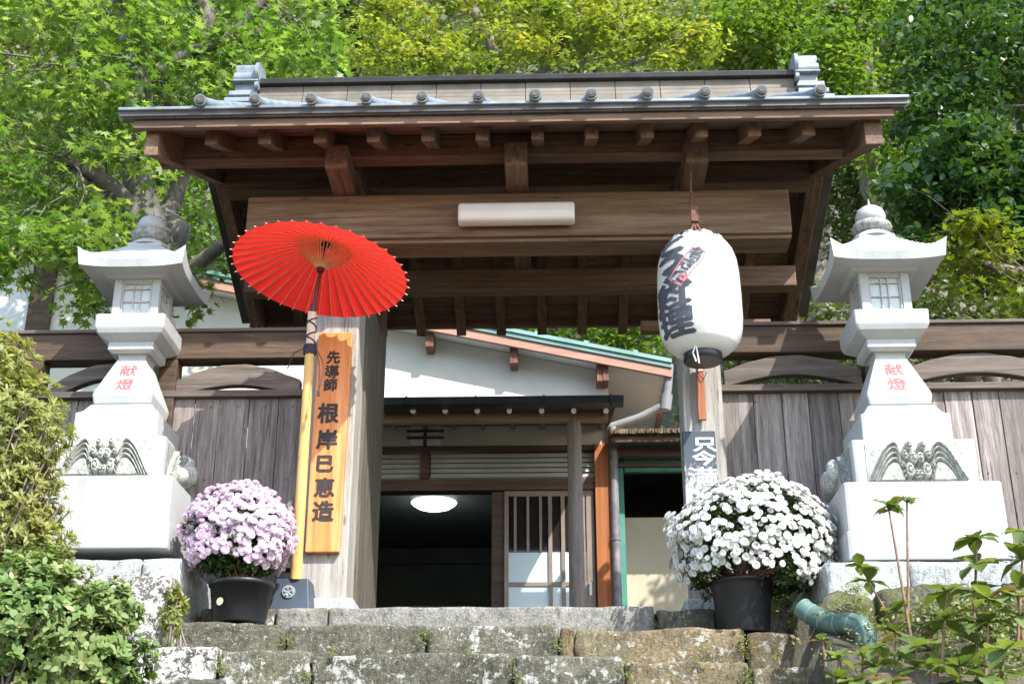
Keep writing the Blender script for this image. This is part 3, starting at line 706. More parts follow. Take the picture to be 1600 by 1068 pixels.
# fire box with four lattice windows
wG0, _ = L(481, 77); wG1, zG1 = L(425, 77); zg0 = zF2+.001; zg1 = zG1+.03
fb = MB(); hw = wG0/2; ww = hw*.66; t0, t1 = zg0+.018, zG1-.016
for (sx, sy) in ((-1,-1),(1,-1),(1,1),(-1,1)):
    x0, x1 = sorted((sx*ww, sx*hw)); ya, yb = sorted((sy*ww, sy*hw)); fb.box(sl_x+x0, sl_x+x1, YC+ya, YC+yb, zg0, zg1, .5)
fb.box(sl_x-ww, sl_x+ww, YC-hw+.004, YC+hw-.004, zg0, t0, .5); fb.box(sl_x-ww, sl_x+ww, YC-hw+.004, YC+hw-.004, t1, zg1, .5)
fb.box(sl_x-hw+.004, sl_x-ww, YC-ww, YC+ww, zg0, t0, .5); fb.box(sl_x+ww, sl_x+hw-.004, YC-ww, YC+ww, zg0, t0, .5)
fb.box(sl_x-hw+.004, sl_x-ww, YC-ww, YC+ww, t1, zg1, .5); fb.box(sl_x+ww, sl_x+hw-.004, YC-ww, YC+ww, t1, zg1, .5)
fbo = fb.build('fire_box', G, lant, .003)
gl = plain('dusty_window_film', C(.42,.47,.46), C(.52,.56,.55), 8, .3, .03, 30)
wdm = plain('weathered_lattice_wood', C(.33,.31,.30), C(.46,.43,.42), 30, .8, .3, 120)
for k in range(4):
    a = k*math.pi/2
    def rp(x, y, z): return (sl_x+x*math.cos(a)-y*math.sin(a), YC+x*math.sin(a)+y*math.cos(a), z)
    def rbox(m, x0, x1, ya, yb, z0, z1):
        m.hexa([rp(*p) for p in [(x0,ya,z0),(x1,ya,z0),(x1,yb,z0),(x0,yb,z0),(x0,ya,z1),(x1,ya,z1),(x1,yb,z1),(x0,yb,z1)]])
    m = MB(); f = .010
    rbox(m, -ww+.001, -ww+f, -hw+.008, -hw+.024, t0+.001, t1-.001); rbox(m, ww-f, ww-.001, -hw+.008, -hw+.024, t0+.001, t1-.001)
    rbox(m, -ww+f, ww-f, -hw+.008, -hw+.024, t0+.001, t0+f); rbox(m, -ww+f, ww-f, -hw+.008, -hw+.024, t1-f, t1-.001)
    for xx in (-ww*.22, ww*.22): rbox(m, xx-.003, xx+.003, -hw+.010, -hw+.020, t0+f, t1-f)
    zz = t0+(t1-t0)*.42; rbox(m, -ww+f, ww-f, -hw+.011, -hw+.019, zz-.003, zz+.003); zz = t0+(t1-t0)*.80; rbox(m, -ww+f, ww-f, -hw+.011, -hw+.019, zz-.003, zz+.003)
    wdw = m.build('lattice_window', wdm, lant)
    m = MB(); rbox(m, -ww+f, ww-f, -hw+.022, -hw+.025, t0+f, t1-f); m.build('pane', gl, wdw)
# roof
wR, _ = L(402.5, 172); zr = zG1+.002; N = 28
zEav = L(402.5, 172)[1]; thick = L(391, 172)[1]-zEav; lift = .075; hR = wR/2
zCap = P(1380, 371, YC-.09).z
def rtop(r): # r 0..1 from centre
    t = min(1, (1-r)/.66)
    return zEav+thick+(zCap-zEav-thick)*(t**1.5*.35+t**.75*.65)
m = MB(); vs = []; fs = []
for s in range(2):
    for j in range(N+1):
        for i in range(N+1):
            u, v = -1+2*i/N, -1+2*j/N; r = max(abs(u), abs(v)); cn = (abs(u)*abs(v))**3.4
            wid = 1+.05*cn
            if s == 0: z = rtop(r)+lift*cn*(r**2)+(.0)
            else: z = (zEav+.012*cn - (.0 if r > .62 else .012))
            vs.append((sl_x+u*hR*(wid if s == 0 else wid*.955), YC+v*hR*(wid if s == 0 else wid*.955), z))
K = (N+1)**2
for j in range(N):
    for i in range(N):
        b = j*(N+1)+i; fs.append((b, b+1, b+N+2, b+N+1)); fs.append((K+b, K+b+N+1, K+b+N+2, K+b+1))
edge = [i for i in range(N+1)]+[(j+1)*(N+1)-1 for j in range(1, N+1)]+[N*(N+1)+i for i in range(N-1, -1, -1)]+[j*(N+1) for j in range(N-1, 0, -1)]
for a_, b_ in zip(edge, edge[1:]+edge[:1]): fs.append((a_, K+a_, K+b_, b_))
m.add(vs, fs, False); rf = m.build('lantern_roof', G, lant)
rf.data.polygons.foreach_set('use_smooth', [i < 2*N*N and i % 2 == 0 for i in range(len(fs))])
zt_, zt2 = L(370, 55)[1], L(364, 54)[1]
zR1 = rtop(0)
wT, _ = L(367, 55)
ztop0 = zCap-.01
block('roof_cap', [(wT*1.05, ztop0), (wT, zt2-.004), (wT*.97, zt2)], G)
_, zj0 = L(356, 50); _, zj1 = L(336, 61); _, zk1 = L(315, 46); _, zk2 = L(309, 10); wj = L(346, 61)[0]/2; wk = L(326, 47)[0]/2
m = MB(); m.lathe([(wj*1.05, zt2-.003), (wj*1.0, zt2+.015), (wj*.8, zj0-.004), (wj*.66, zj0+.004)], (sl_x, YC, 0), 28); m.build('collar', G, lant)
m = MB(); m.lathe([(wj*.66, zj0), (wj*.85, zj0+.012), (wj*.98, zj0+.03), (wj*.99, zj1-.03), (wj*.93, zj1-.010), (wj*.84, zj1-.002), (wj*.7, zj1)], (sl_x, YC, 0), 64, amp=lambda t, z: 1+.035*abs(math.sin(4*t))+.012*math.sin(16*t)); m.build('lotus_ring', M['granite_d'], lant)
m = MB(); m.lathe([(wk*.7, zj1-.002), (wk*.93, zj1+.012), (wk*1.0, zj1+.035), (wk*.98, zk1-.045), (wk*.85, zk1-.018), (wk*.55, zk1+.002), (wk*.22, zk1+.010), (wk*.10, zk1+.018), (.002, zk2+.004)], (sl_x, YC, 0), 32); m.build('finial_jewel', G, lant)
# characters on the shaft front, cut and painted red: follow the sloping face
def shaft_text(parent):
    vs = []; fs = []
    for (ch, zf) in (('献', .74), ('燈', .26)):
      for (ox, oz) in ((0, 0), (.0018, 0), (-.0018, 0), (0, .0012)):
        v, f = text_faces(ch, .078, .0006+.0002*len(fs)/9000, 0); b = len(vs)
        zlo, zhi = zE1+.025, zE2-.03; wlo, whi = wE1*.985, wE2*1.16
        for q in v:
            z = zlo+(zhi-zlo)*zf+q[1]+oz; fr = (z-zlo)/(zhi-zlo); fr = max(0, min(1, fr)); y = YC-(wlo+(whi-wlo)*fr)/2-.0015-q[2]-ox*.1-oz*.2
            vs.append((sl_x+q[0]*1.25+ox, y, z))
        fs += [tuple(b+i for i in g) for g in f]
    mk_mesh('red_lettering', vs, fs, M['redink'], parent)
shaft_text(lant)
lant['label'] = 'white stone lantern standing right of the gate behind the white chrysanthemums'
lc2 = P(204.7, 491, YC+.28-.18)
lant2 = copy_tree(lant, (lc2.x, YC+.28, zA0+(lc2.z-zF2)), 'white stone lantern standing left of the gate between the clipped bush and the pink chrysanthemums')
# ================= house behind the gate =================
YH = 10.8
hz = 1.30
hs = thing('house', 'cream plastered house with green-edged sloping roof and lit entrance behind the gate', 'house', (-2.5, YH, hz))
def HX(px, py=800, Y=YH): return PX(px, py, Y)
def HZ(py, px=800, Y=YH): return PZ(px, py, Y)
xw = HX(951, 640)                                  # wall's right corner
# roof line on the bargeboard plane
YB = 10.56
r1, r2 = P(364, 431, YB), P(1049, 562, YB)         # top green edge
sl = (r2.z-r1.z)/(r2.x-r1.x)
xr1 = r2.x; xr0 = -8.5
def rz(x): return r2.z+sl*(x-r2.x)                 # height of the green top edge
f1 = PZ(1000, 574, YB); hf = rz(PX(1000, 574, YB))-f1
m = MB()
def slab(m, y0, y1, d0, d1, xa=xr0, xb=xr1):
    m.hexa([(xa, y0, rz(xa)-d1), (xb, y0, rz(xb)-d1), (xb, y1, rz(xb)-d1), (xa, y1, rz(xa)-d1), (xa, y0, rz(xa)-d0), (xb, y0, rz(xb)-d0), (xb, y1, rz(xb)-d0), (xa, y1, rz(xa)-d0)])
slab(m, YB-.03, 16.2, 0, .035); slab(m, YB-.015, YB+.05, .0355, .075)
for k in range(22): x = xr1-.3-.42*k; m.hexa([(x-.02, YB, rz(x-.02)), (x+.02, YB, rz(x+.02)), (x+.02, 16, rz(x+.02)), (x-.02, 16, rz(x-.02)), (x-.02, YB, rz(x-.02)+.03), (x+.02, YB, rz(x+.02)+.03), (x+.02, 16, rz(x+.02)+.03), (x-.02, 16, rz(x-.02)+.03)])
m.build('roof', M['greenmetal'], hs)
m = MB(); slab(m, YB, YB+.04, .0755, .155); m.build('bargeboard', M['pinkboard'], hs)
m = MB(); m.hexa([(xr1-.05, YB+.04, rz(xr1)-.16), (xr1-.01, YB+.04, rz(xr1)-.16), (xr1-.01, 16, rz(xr1)-.16), (xr1-.05, 16, rz(xr1)-.16), (xr1-.05, YB+.04, rz(xr1)-.05), (xr1-.01, YB+.04, rz(xr1)-.05), (xr1-.01, 16, rz(xr1)-.05), (xr1-.05, 16, rz(xr1)-.05)])
m.build('eave_board', M['pinkboard'], hs)
m = MB(); slab(m, YB+.041, 16, .10, .125, xr0, xr1-.051); m.build('soffit', M['soffit'], hs)
# walls with openings: cream wall in pieces around the entrance
zt0 = lambda x: rz(x)-.13
def wallpiece(m, x0, x1, z0, z1=None, y0=YH, y1=YH+.12):
    za, zb_ = (zt0(x0), zt0(x1)) if z1 is None else (z1, z1)
    m.hexa([(x0, y0, z0), (x1, y0, z0), (x1, y1, z0), (x0, y1, z0), (x0, y0, za), (x1, y0, zb_), (x1, y1, zb_), (x0, y1, za)])
ztr = HZ(697); xo0 = HX(560, 720); 
m = MB(); wallpiece(m, xo0-.3, xw, ztr); wallpiece(m, -4.6, xo0-.3, hz)
m.hexa([(xw-.12, YH+.12, hz), (xw, YH+.12, hz), (xw, 16, hz), (xw-.12, 16, hz), (xw-.12, YH+.12, zt0(xw)), (xw, YH+.12, zt0(xw)), (xw, 16, zt0(xw)), (xw-.12, 16, zt0(xw))])
m.build('wall', M['plaster'], hs)
m = MB(); x = -8.2
while x < -4.62: wallpiece(m, x, x+.44, hz, None, YH+.02, YH+.1); x += .45
m.build('metal_siding', M['siding'], hs)
m = MB(); wallpiece(m, -4.66, -4.45, hz, None, YH-.04, YH-.002); m.build('corner_boards', M['hwood'], hs)
# purlin ends under the verge
for (px, py0, py1, w_) in ((675, 515, 541, .07), (806, 540, 567, .068), (941, 560, 595, .10)):
    xa = PX(px-9, py1, YB+.15); m = MB(); z1 = rz(xa)-.126; z0 = PZ(px, py1, YB+.06)
    if px < 900: m.box(xa, xa+w_, YB+.06, YH, z0, z1)
    else: m.box(xa, xa+w_*.52, YB+.06, YH, z0, z1); m.box(xa+w_*.54, xa+w_, YB+.05, YH, z0, z1)
    m.build('purlin_end', M['brownend'], hs, .004)
# canopy
YCN = 9.75
cx0, cx1 = PX(380, 630, YCN), PX(974, 628, YCN); zc1 = PZ(800, 622, YCN); zc0 = PZ(800, 634, YCN)
m = MB(); m.prism([(YCN, zc1), (YCN-.05, zc1), (YCN-.06, zc0), (YCN+.06, zc0)], 'x', cx0, cx1-.0); m.build('gutter', M['gutter'], hs)
m = MB()
for px in (636, 744, 850, 954): x = PX(px, 630, YCN); m.box(x-.006, x+.006, YCN-.068, YCN-.0, zc0-.0, zc1+.004)
m.build('gutter_brackets', M['gutter'], hs)
m = MB(); m.prism([(YCN+.001, zc1-.01), (YH-.001, zc1+.20), (YH-.001, zc1+.23), (YCN+.001, zc1+.02)], 'x', cx0, cx1-.05); m.build('canopy_roof', M['gutter'], hs)
m = MB(); m.prism([(YCN+.06, zc0+.0), (YH-.001, zc0+.20), (YH-.001, zc0+.21), (YCN+.06, zc0+.01)], 'x', cx0, cx1-.06); m.build('canopy_ceiling', M['hwood'], hs)
for i in range(-4, 7):
    px = 645+i*50.3; a = P(px, 641, YCN+.075); m = MB(); m.tube([(a.x, YCN+.08, a.z-.0), (a.x, YH, a.z+.19)], .020, 12); rf_ = m.build('round_rafter', M['hlog'], hs)
    m = MB(); m.tube([(a.x, YCN+.0795, a.z-.001), (a.x, YCN+.074, a.z-.002)], .0215, 14); m.build('white_end_cap', M['white'], rf_)
YPO = 10.05
a = P(800, 652, YPO); m = MB(); m.tube([(PX(380, 652, YPO), YPO, a.z), (PX(800, 652, YPO), YPO, a.z+.005), (PX(950, 655, YPO), YPO, a.z)], .058, 18); m.build('log_beam', M['hlog'], hs)
m = MB(); x = PX(899, 780, YPO); m.tube([(x, YPO, hz), (x, YPO, hz+1), (x-.0, YPO, a.z-.03)], [.062, .060, .055], 18); m.build('round_post', M['hlogz'], hs)
# vent block with louvres
a, b = P(642, 664, YH-.02), P(688, 696, YH-.02)
m = MB(); w_ = (b.x-a.x)
for s in (0, 1):
    for (u, v) in ((.0, .30), (.36, .62), (.68, 1.)):
        x0 = a.x+s*w_*.55; m.box(x0, x0+w_*.44, YH-.04, YH-.001, b.z+(a.z-b.z)*u, b.z+(a.z-b.z)*v)
vb = m.build('vent_block', M['white'], hs, .002)
m = MB(); m.box(a.x+w_*.445, a.x+w_*.545, YH-.06, YH-.001, b.z-.0, a.z+.01)
for u in (.33, .65): z = b.z+(a.z-b.z)*u; m.box(a.x-.03, b.x+.03, YH-.062, YH-.041, z-.008, z+.008)
m.build('vent_frame', M['hwood'], vb)
# lintel, transom louvres, beam
m = MB(); m.box(xo0-.3, HX(930, 695), YH-.03, YH+.10, HZ(705), ztr-.001); m.build('lintel', M['hwood'], hs, .003)
m = MB(); m.box(HX(657, 720), HX(671, 720), YH-.02, YH+.1, HZ(747), HZ(705)-.001); m.build('transom_post', M['hwood'], hs, .003)
ztm, ztp = HZ(746), HZ(705)
for (p0, p1) in ((560, 656), (672, 929)):
    x0, x1 = HX(p0, 720), HX(p1, 720); m = MB()
    for k in range(5):
        z = ztm+.01+(ztp-ztm-.015)*k/5; hh = (ztp-ztm)/5
        m.hexa([(x0+.004, YH+.01, z), (x1-.004, YH+.01, z), (x1-.004, YH+.016, z), (x0+.004, YH+.016, z), (x0+.004, YH+.035, z+hh*.9), (x1-.004, YH+.035, z+hh*.9), (x1-.004, YH+.041, z+hh*.9), (x0+.004, YH+.041, z+hh*.9)])
    lv = m.build('transom_louvre', plain('grey_green_louvre', C(.36,.38,.36), C(.44,.46,.44), 5, .6, .05, 60), hs)
    m = MB(); m.box(x1-.004, x1+.012, YH-.012, YH+.05, ztm, ztp-.002); m.box(x0-.004, x1, YH-.01, YH+.05, ztm-.012, ztm); m.build('frame', M['alu'], lv)
m = MB(); m.box(xo0-.3, HX(930, 755), YH-.025, YH+.12, HZ(766), ztm-.0125); m.build('door_head', M['hwood'], hs, .003)
zdh = HZ(766)
# sliding door: frame, bars, panes
xd0, xd1 = HX(788, 850), HX(929, 850); zm = HZ(912); zf = HZ(800)
door = MB(); fw = .035
door.box(xd0, xd0+fw, YH+.0, YH+.04, hz, zdh-.001); door.box(xd1-fw-.03, xd1-.0, YH+.0, YH+.045, hz, zdh-.001); door.box(xd0+fw, xd1-fw-.03, YH+.002, YH+.038, zdh-.05, zdh-.001)
door.box(xd0+fw, xd1-fw-.03, YH+.002, YH+.038, zm-.018, zm+.018); door.box(xd0+fw, xd1-fw-.03, YH+.002, YH+.038, hz, hz+.10)
dr = door.build('sliding_door', M['alu'], hs, .003)
m = MB(); span = xd1-fw-.03-xd0-fw
for i, px in enumerate((805, 825, 845, 860, 880, 912)):
    x = HX(px, 850); w2 = .011 if i < 3 else .016; zlow = HZ(862) if i < 3 else hz+.1
    m.box(x-w2, x+w2, YH-.004, YH+.012, zlow, zdh-.051)
m.build('bar', M['alu'], dr, .001)
t = NT('clear_dark_pane'); t.b.inputs['Base Color'].default_value = C(.02,.018,.016); t.b.inputs['Roughness'].default_value = .04; t.b.inputs['Specular IOR Level'].default_value = .9
m = MB(); m.box(xd0+fw, xd1-fw-.03, YH+.014, YH+.02, HZ(862), zdh-.051); m.build('clear_pane', t.m, dr)
t = NT('frosted_pane'); t.b.inputs['Base Color'].default_value = C(.56,.66,.66); t.b.inputs['Roughness'].default_value = .25
m = MB(); m.box(xd0+fw, xd1-fw-.03, YH+.014, YH+.02, zm+.018, HZ(862)-.001); m.box(xd0+fw, xd1-fw-.03, YH+.014, YH+.02, hz+.1, zm-.018); m.build('frosted_pane', t.m, dr)
m = MB(); m.box(HX(921, 920), HX(925, 920), YH-.012, YH-.0, HZ(930), HZ(910)); m.build('handle', M['white'], dr)
m = MB(); m.box(HX(768, 850), xd0-.002, YH+.02, YH+.10, hz, zdh-.001); m.build('door_jamb', M['hwood'], hs, .003)
m = MB(); m.box(HX(931, 820), HX(955, 820), YH-.05, YH-.001, hz, HZ(697)); m.build('orange_pillar', M['orange'], hs, .004)
# dim interior
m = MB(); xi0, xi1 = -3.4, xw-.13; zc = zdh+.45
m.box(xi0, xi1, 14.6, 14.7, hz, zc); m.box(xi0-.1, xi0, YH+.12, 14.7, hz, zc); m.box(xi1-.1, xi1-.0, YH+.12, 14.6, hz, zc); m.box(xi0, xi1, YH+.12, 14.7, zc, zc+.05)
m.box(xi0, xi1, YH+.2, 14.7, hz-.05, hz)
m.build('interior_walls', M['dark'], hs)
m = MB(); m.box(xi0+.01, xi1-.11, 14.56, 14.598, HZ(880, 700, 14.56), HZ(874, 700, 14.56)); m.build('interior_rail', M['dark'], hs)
m = MB(); m.box(xi0-.0, xo0-.3, YH-.02, YH-.003, hz, ztr); m.build('side_boards', M['fence'], hs)
m = MB(); zz = HZ(941, 640, 10.9)
m.box(HX(610, 930), HX(720, 930), 11.3, 11.7, hz, PZ(640, 946, 11.3)); m.build('step_board', M['hwood'], hs)
# ceiling lamp (lit)
lp = P(678, 792, 12.6); lt = thing('ceiling_lamp', 'round white lit ceiling lamp glowing in the dark entrance of the house', 'lamp', (lp.x, 12.6, lp.z-.02))
e = NT('lit_lamp_cover'); e.b.inputs['Base Color'].default_value = C(.8,.85,.82); e.b.inputs['Emission Color'].default_value = C(.80,1,.92); e.b.inputs['Emission Strength'].default_value = 1.15
m = MB(); rr_ = .225; m.lathe([(.001, -.075), (rr_*.45, -.066), (rr_*.75, -.045), (rr_*.93, -.018), (rr_, .0), (rr_*.97, .008)], (lp.x, 12.6, lp.z+.045), 40); m.build('shade', e.m, lt)
m = MB(); m.tube([(lp.x, 12.6, lp.z+.05), (lp.x, 12.6, zc)], .06, 16); m.build('ceiling_mount', M['white'], lt)
pl = bpy.data.lights.new('lamp_light', 'POINT'); pl.energy = 2.2; pl.color = (.8, 1, .93); pl.shadow_soft_size = .12; po = bpy.data.objects.new('lamp_light', pl); COL.objects.link(po); po.parent = lt; po.location = (0, 0, -.16)
# downpipe, dark standing pipe
m = MB(); q = [P(1046, 570, 10.62), P(1044, 600, 10.62), P(1040, 632, 10.64), P(1000, 652, 10.70), P(951, 668, 10.76)]
fine = []
for i in range(len(q)-1):
    for k in range(5): fine.append(q[i].lerp(q[i+1], k/5))
fine.append(q[-1]); m.tube(fine, .036, 14); m.tube([P(1042, 616, 10.63), P(1039, 640, 10.64)], .05, 14)
m.build('downpipe', plain('grey_pvc_pipe', C(.20,.20,.20), C(.29,.29,.29), 6, .45), hs)
m = MB(); x = HX(962, 820, YH-.1); m.tube([(x, YH-.06, hz), (x, YH-.06, HZ(672))], .036, 16)
for z in (HZ(846), HZ(720)): m.tube([(x, YH-.06, z-.01), (x, YH-.06, z+.01)], .042, 16)
m.build('standing_pipe', plain('dark_grey_pipe', C(.12,.115,.13), C(.22,.215,.23), 12, .5, .2, 60), hs)
# bark-roofed side shed between house and right post
YS = 10.9
sd = thing('side_shed', 'small green-walled side entrance under a bark-edged eave between the house and the right gate post', 'shed', (HX(1010, 800, YS), YS, hz))
x0, x1 = xw+.002, HX(1160, 800, YS)
m = MB(); ztb = PZ(1000, 670, 10.5)
nseg = 46
for i in range(nseg):
    xx0 = x0+(x1-x0)*i/nseg; xx1 = x0+(x1-x0)*(i+1)/nseg-.004; j = random.uniform(-.02, .012); m.hexa([(xx0, 10.46+j, ztb-.05), (xx1, 10.46+j, ztb-.05), (xx1, 11.6, ztb+.16), (xx0, 11.6, ztb+.16), (xx0, 10.45+j, ztb-.012+j*.4), (xx1, 10.45+j, ztb-.012+j*.4), (xx1, 11.6, ztb+.2), (xx0, 11.6, ztb+.2)])
m.build('bark_roof', M['bark'], sd)
m = MB(); m.box(x0, x1, 10.5, 10.58, PZ(1000, 690, 10.5), PZ(1000, 682, 10.5)); m.box(x0, x1, 10.75, 10.82, PZ(1000, 712, 10.75), PZ(1000, 698, 10.75)); m.box(x0, x1, 10.86, 10.9, PZ(1000, 728, 10.86), PZ(1000, 722, 10.86))
m.build('eave_beam', M['hwood'], sd, .003)
gm = plain('green_painted_wall', C(.045,.20,.155), C(.07,.26,.20), 5, .6, .1, 60)
m = MB(); m.box(x0+.02, HX(976, 800, YS), YS, YS+.08, hz, ztb+.05); m.box(HX(976, 740, YS), x1, YS, YS+.06, PZ(1000, 736, YS), ztb+.05); m.build('green_wall', gm, sd)
m = MB(); m.box(HX(975, 800, YS), x1, YS+.35, YS+.4, hz, PZ(1010, 808, YS+.35)); m.build('beige_panel', plain('beige_panel_paint', C(.40,.36,.26), C(.46,.42,.32), 2, .7, .05, 60), sd)
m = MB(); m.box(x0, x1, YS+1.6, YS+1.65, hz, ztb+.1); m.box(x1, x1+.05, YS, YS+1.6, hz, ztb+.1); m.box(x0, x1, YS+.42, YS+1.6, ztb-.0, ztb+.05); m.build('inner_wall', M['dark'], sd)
# ================= ground, hill, steps =================
SXL, SXR = PX(215, 1000, 6.2), PX(1270, 1000, 6.2)
def hill0(x): return 15.6 if x < 1.0 else (15.6-3.2*min(1, (x-1.0)/1.5))
def gz(x, y):
    if y < 1.3: z = -1.6
    elif y < 6.8:
        s = -1.6+(y-1.3)*(GF+1.55)/5.5
        inside = SXL+.1 < x < SXR-.1
        z = s-.30 if inside else min(s+(.20 if x > 0 else .02)+.10*noise.noise(Vector((x*1.3, y*1.3, 0))), GF-.05)
        if y > 6.45: z = min(GF-.05, z if inside else GF-.05)
    else: z = GF-.03
    h0 = hill0(x)
    if y > h0: z += min((y-h0), 3)*.5*min(1, (y-h0)/3)+max(0, y-h0-1.0)*.92 if y < 78 else (78-h0)*.92
    if y > h0+2: z += 1.1*noise.noise(Vector((x*.16, y*.16, 3)))
    return z
ys = list(np.arange(-40, 0, 4.))+list(np.arange(0, 7.2, .12))+list(np.arange(7.2, 18, .6))+list(np.arange(18, 80, 1.6))+[90, 120, 180, 300, 600]
xs = [-600, -300, -150, -80]+list(np.arange(-50, -6, 2.))+list(np.arange(-6, -3, .5))+list(np.arange(-3, 3.8, .12))+list(np.arange(4, 8, .5))+list(np.arange(8, 50, 2.))+[80, 150, 300, 600]
vs = [(x, y, gz(x, y)) for y in ys for x in xs]; nx = len(xs)
fs = [(j*nx+i, j*nx+i+1, (j+1)*nx+i+1, (j+1)*nx+i) for j in range(len(ys)-1) for i in range(nx-1)]
g = mk_mesh('ground', vs, fs, M['soil'], None, smooth=[True]*len(fs)); tag(g, 'earth bank and wooded hillside', None, None, 'structure')

def rock(m, x0, x1, y0, y1, z0, z1, seed, rough=.02, rad=.035, dens=26, taper=0):
    "a hewn block: rounded box grid with chipped, uneven faces"
    nx = max(3, int((x1-x0)*dens)); ny = max(3, int((y1-y0)*dens*.7)); nz = max(4, int((z1-z0)*dens*1.4))
    c = Vector(((x0+x1)/2, (y0+y1)/2, (z0+z1)/2)); h = Vector(((x1-x0)/2, (y1-y0)/2, (z1-z0)/2))
    idx = {}; vs = []; fs = []
    def vert(i, j, k):
        if (i, j, k) in idx: return idx[(i, j, k)]
        p = Vector((-1+2*i/nx, -1+2*j/ny, -1+2*k/nz)); q = Vector((p.x*h.x, p.y*h.y, p.z*h.z))
        r = min(rad, h.x*.8, h.y*.8, h.z*.8); inn = Vector([max(-a+r, min(a-r, b)) for a, b in zip(h, q)]); d = q-inn
        if d.length > 1e-9: q = inn+d.normalized()*r
        nrm = (q-inn).normalized() if (q-inn).length > 1e-6 else Vector((0, -1, 0))
        w_ = c+q; s = Vector((seed*3.1, seed*1.7, seed*.9))
        n_ = noise.noise(w_*4+s)*1.2+noise.noise(w_*11+s)*.6+noise.noise(w_*27+s)*.35
        w_ = w_+nrm*n_*rough
        w_.z += noise.noise(Vector((w_.x*2.2+seed, seed*5., 0)))*rough*.7*(1 if k > nz/2 else 0)
        if taper: w_.x = c.x+(w_.x-c.x)*(1-taper*k/nz)
        idx[(i, j, k)] = len(vs); vs.append(w_); return idx[(i, j, k)]
    for i in range(nx):
        for j in range(ny):
            fs.append((vert(i,j,0), vert(i,j+1,0), vert(i+1,j+1,0), vert(i+1,j,0))); fs.append((vert(i,j,nz), vert(i+1,j,nz), vert(i+1,j+1,nz), vert(i,j+1,nz)))
    for i in range(nx):
        for k in range(nz):
            fs.append((vert(i,0,k), vert(i+1,0,k), vert(i+1,0,k+1), vert(i,0,k+1))); fs.append((vert(i,ny,k), vert(i,ny,k+1), vert(i+1,ny,k+1), vert(i+1,ny,k)))
    for j in range(ny):
        for k in range(nz):
            fs.append((vert(0,j,k), vert(0,j,k+1), vert(0,j+1,k+1), vert(0,j+1,k))); fs.append((vert(nx,j,k), vert(nx,j+1,k), vert(nx,j+1,k+1), vert(nx,j,k+1)))
    m.add(vs, fs, True); return m
st = thing('stone_stairs', 'rough lichen-spotted stone steps rising to the gate', 'stairs', (0, 4, -1.6))
rows = [  # (Y front, depth, [(px0,px1,ytop,material)...])
    (6.75, .34, [(312, 431, 948, 'step'), (431, 513, 948, 'sill'), (513, 1023, 946, 'sill'), (1025, 1118, 951, 'step'), (1118, 1240, 953, 'sill')]),
    (6.40, .40, [(243, 449, 972, 'step'), (451, 667, 974, 'step'), (669, 872, 976, 'step'), (874, 898, 978, 'step2'), (900, 1163, 981, 'step2'), (1165, 1292, 986, 'step2')]),
    (6.05, .40, [(205, 341, 1009, 'boulder'), (344, 484, 1014, 'step'), (487, 800, 1021, 'step'), (802, 974, 1023, 'step'), (977, 1170, 1032, 'step2'), (1172, 1330, 1040, 'step2')]),
    (5.70, .42, [(150, 345, 1062, 'step'), (348, 620, 1072, 'step'), (622, 905, 1070, 'step'), (908, 1190, 1074, 'step'), (1192, 1360, 1082, 'step2')])]
seed = 0; lastz = 0
for (Y, D, lst) in rows:
    for (a, b, yt, mt) in lst:
        seed += 1; z1 = PZ((a+b)/2, yt, Y); m = MB()
        rock(m, PX(a, yt, Y)+.001, PX(b, yt, Y)-.001, Y, Y+D+.02, z1-.30, z1, seed, .015 if mt != 'sill' else .007, .018, 44)
        m.build('step_stone', M[mt], st); lastz = z1
Y = 5.70; z = .80
while z > -1.45:
    Y -= .33; z -= .185; x = SXL-.1
    while x < SXR+.05:
        L_ = random.uniform(.7, 1.1); seed += 1; m = MB(); rock(m, x+.003, min(x+L_, SXR+.2)-.003, Y, Y+.38, z-.24, z, seed, .016, .03, 12); m.build('step_stone', M['step'], st); x += L_
# threshold paving behind the top stones
m = MB(); rock(m, plx1+.03, prx0-.03, 7.10, 8.5, GF-.16, GF-.012, 77, .004, .02, 8); m.build('threshold_stone', M['sill'], st)
# stones and foundations at the sides
def boulder(label, px0, px1, py0, py1, Y, D, mt='boulder', rough=.045, rad=.09, seed=3, grp='rough stones edging the steps'):
    a, b = P(px0, (py0+py1)/2, Y), P(px1, (py0+py1)/2, Y); z1 = PZ((px0+px1)/2, py0, Y); z0 = PZ((px0+px1)/2, py1, Y); m = MB()
    rock(m, a.x, b.x, Y, Y+D, z0, z1, seed, rough, rad, 30)
    o = m.build('boulder', M[mt], None, origin=((a.x+b.x)/2, Y+D/2, z0)); tag(o, label, 'boulder', grp); return o
boulder('squarish lichen-covered boulder beside the top steps, left of the pink chrysanthemums', 180, 262, 898, 1006, 6.15, .35, 'boulder', .03, .05, 5)
boulder('dark rounded boulder under the left lantern foundation, half hidden by the shrub', 96, 182, 892, 960, 6.2, .4, 'boulder', .03, .10, 9)
boulder('low whitish boulder at the left edge of the steps above the shrub', 196, 232, 985, 1080, 5.95, .3, 'boulder', .03, .05, 11)
boulder('broad mossy rock behind the hydrangeas, below the right lantern foundation', 1375, 1570, 912, 1075, 6.02, .5, 'mossrock', .05, .10, 13)
boulder('mossy rock with ferns right of the green pipe', 1285, 1385, 925, 1045, 6.08, .4, 'mossrock', .05, .10, 17)
boulder('mossy rock at the right edge of the picture under the hydrangeas', 1560, 1720, 905, 1080, 5.9, .5, 'mossrock', .05, .10, 19)
boulder('ochre rock at the foot of the right bank below the pipe', 1290, 1440, 1020, 1120, 5.6, .4, 'mossrock', .04, .08, 23)
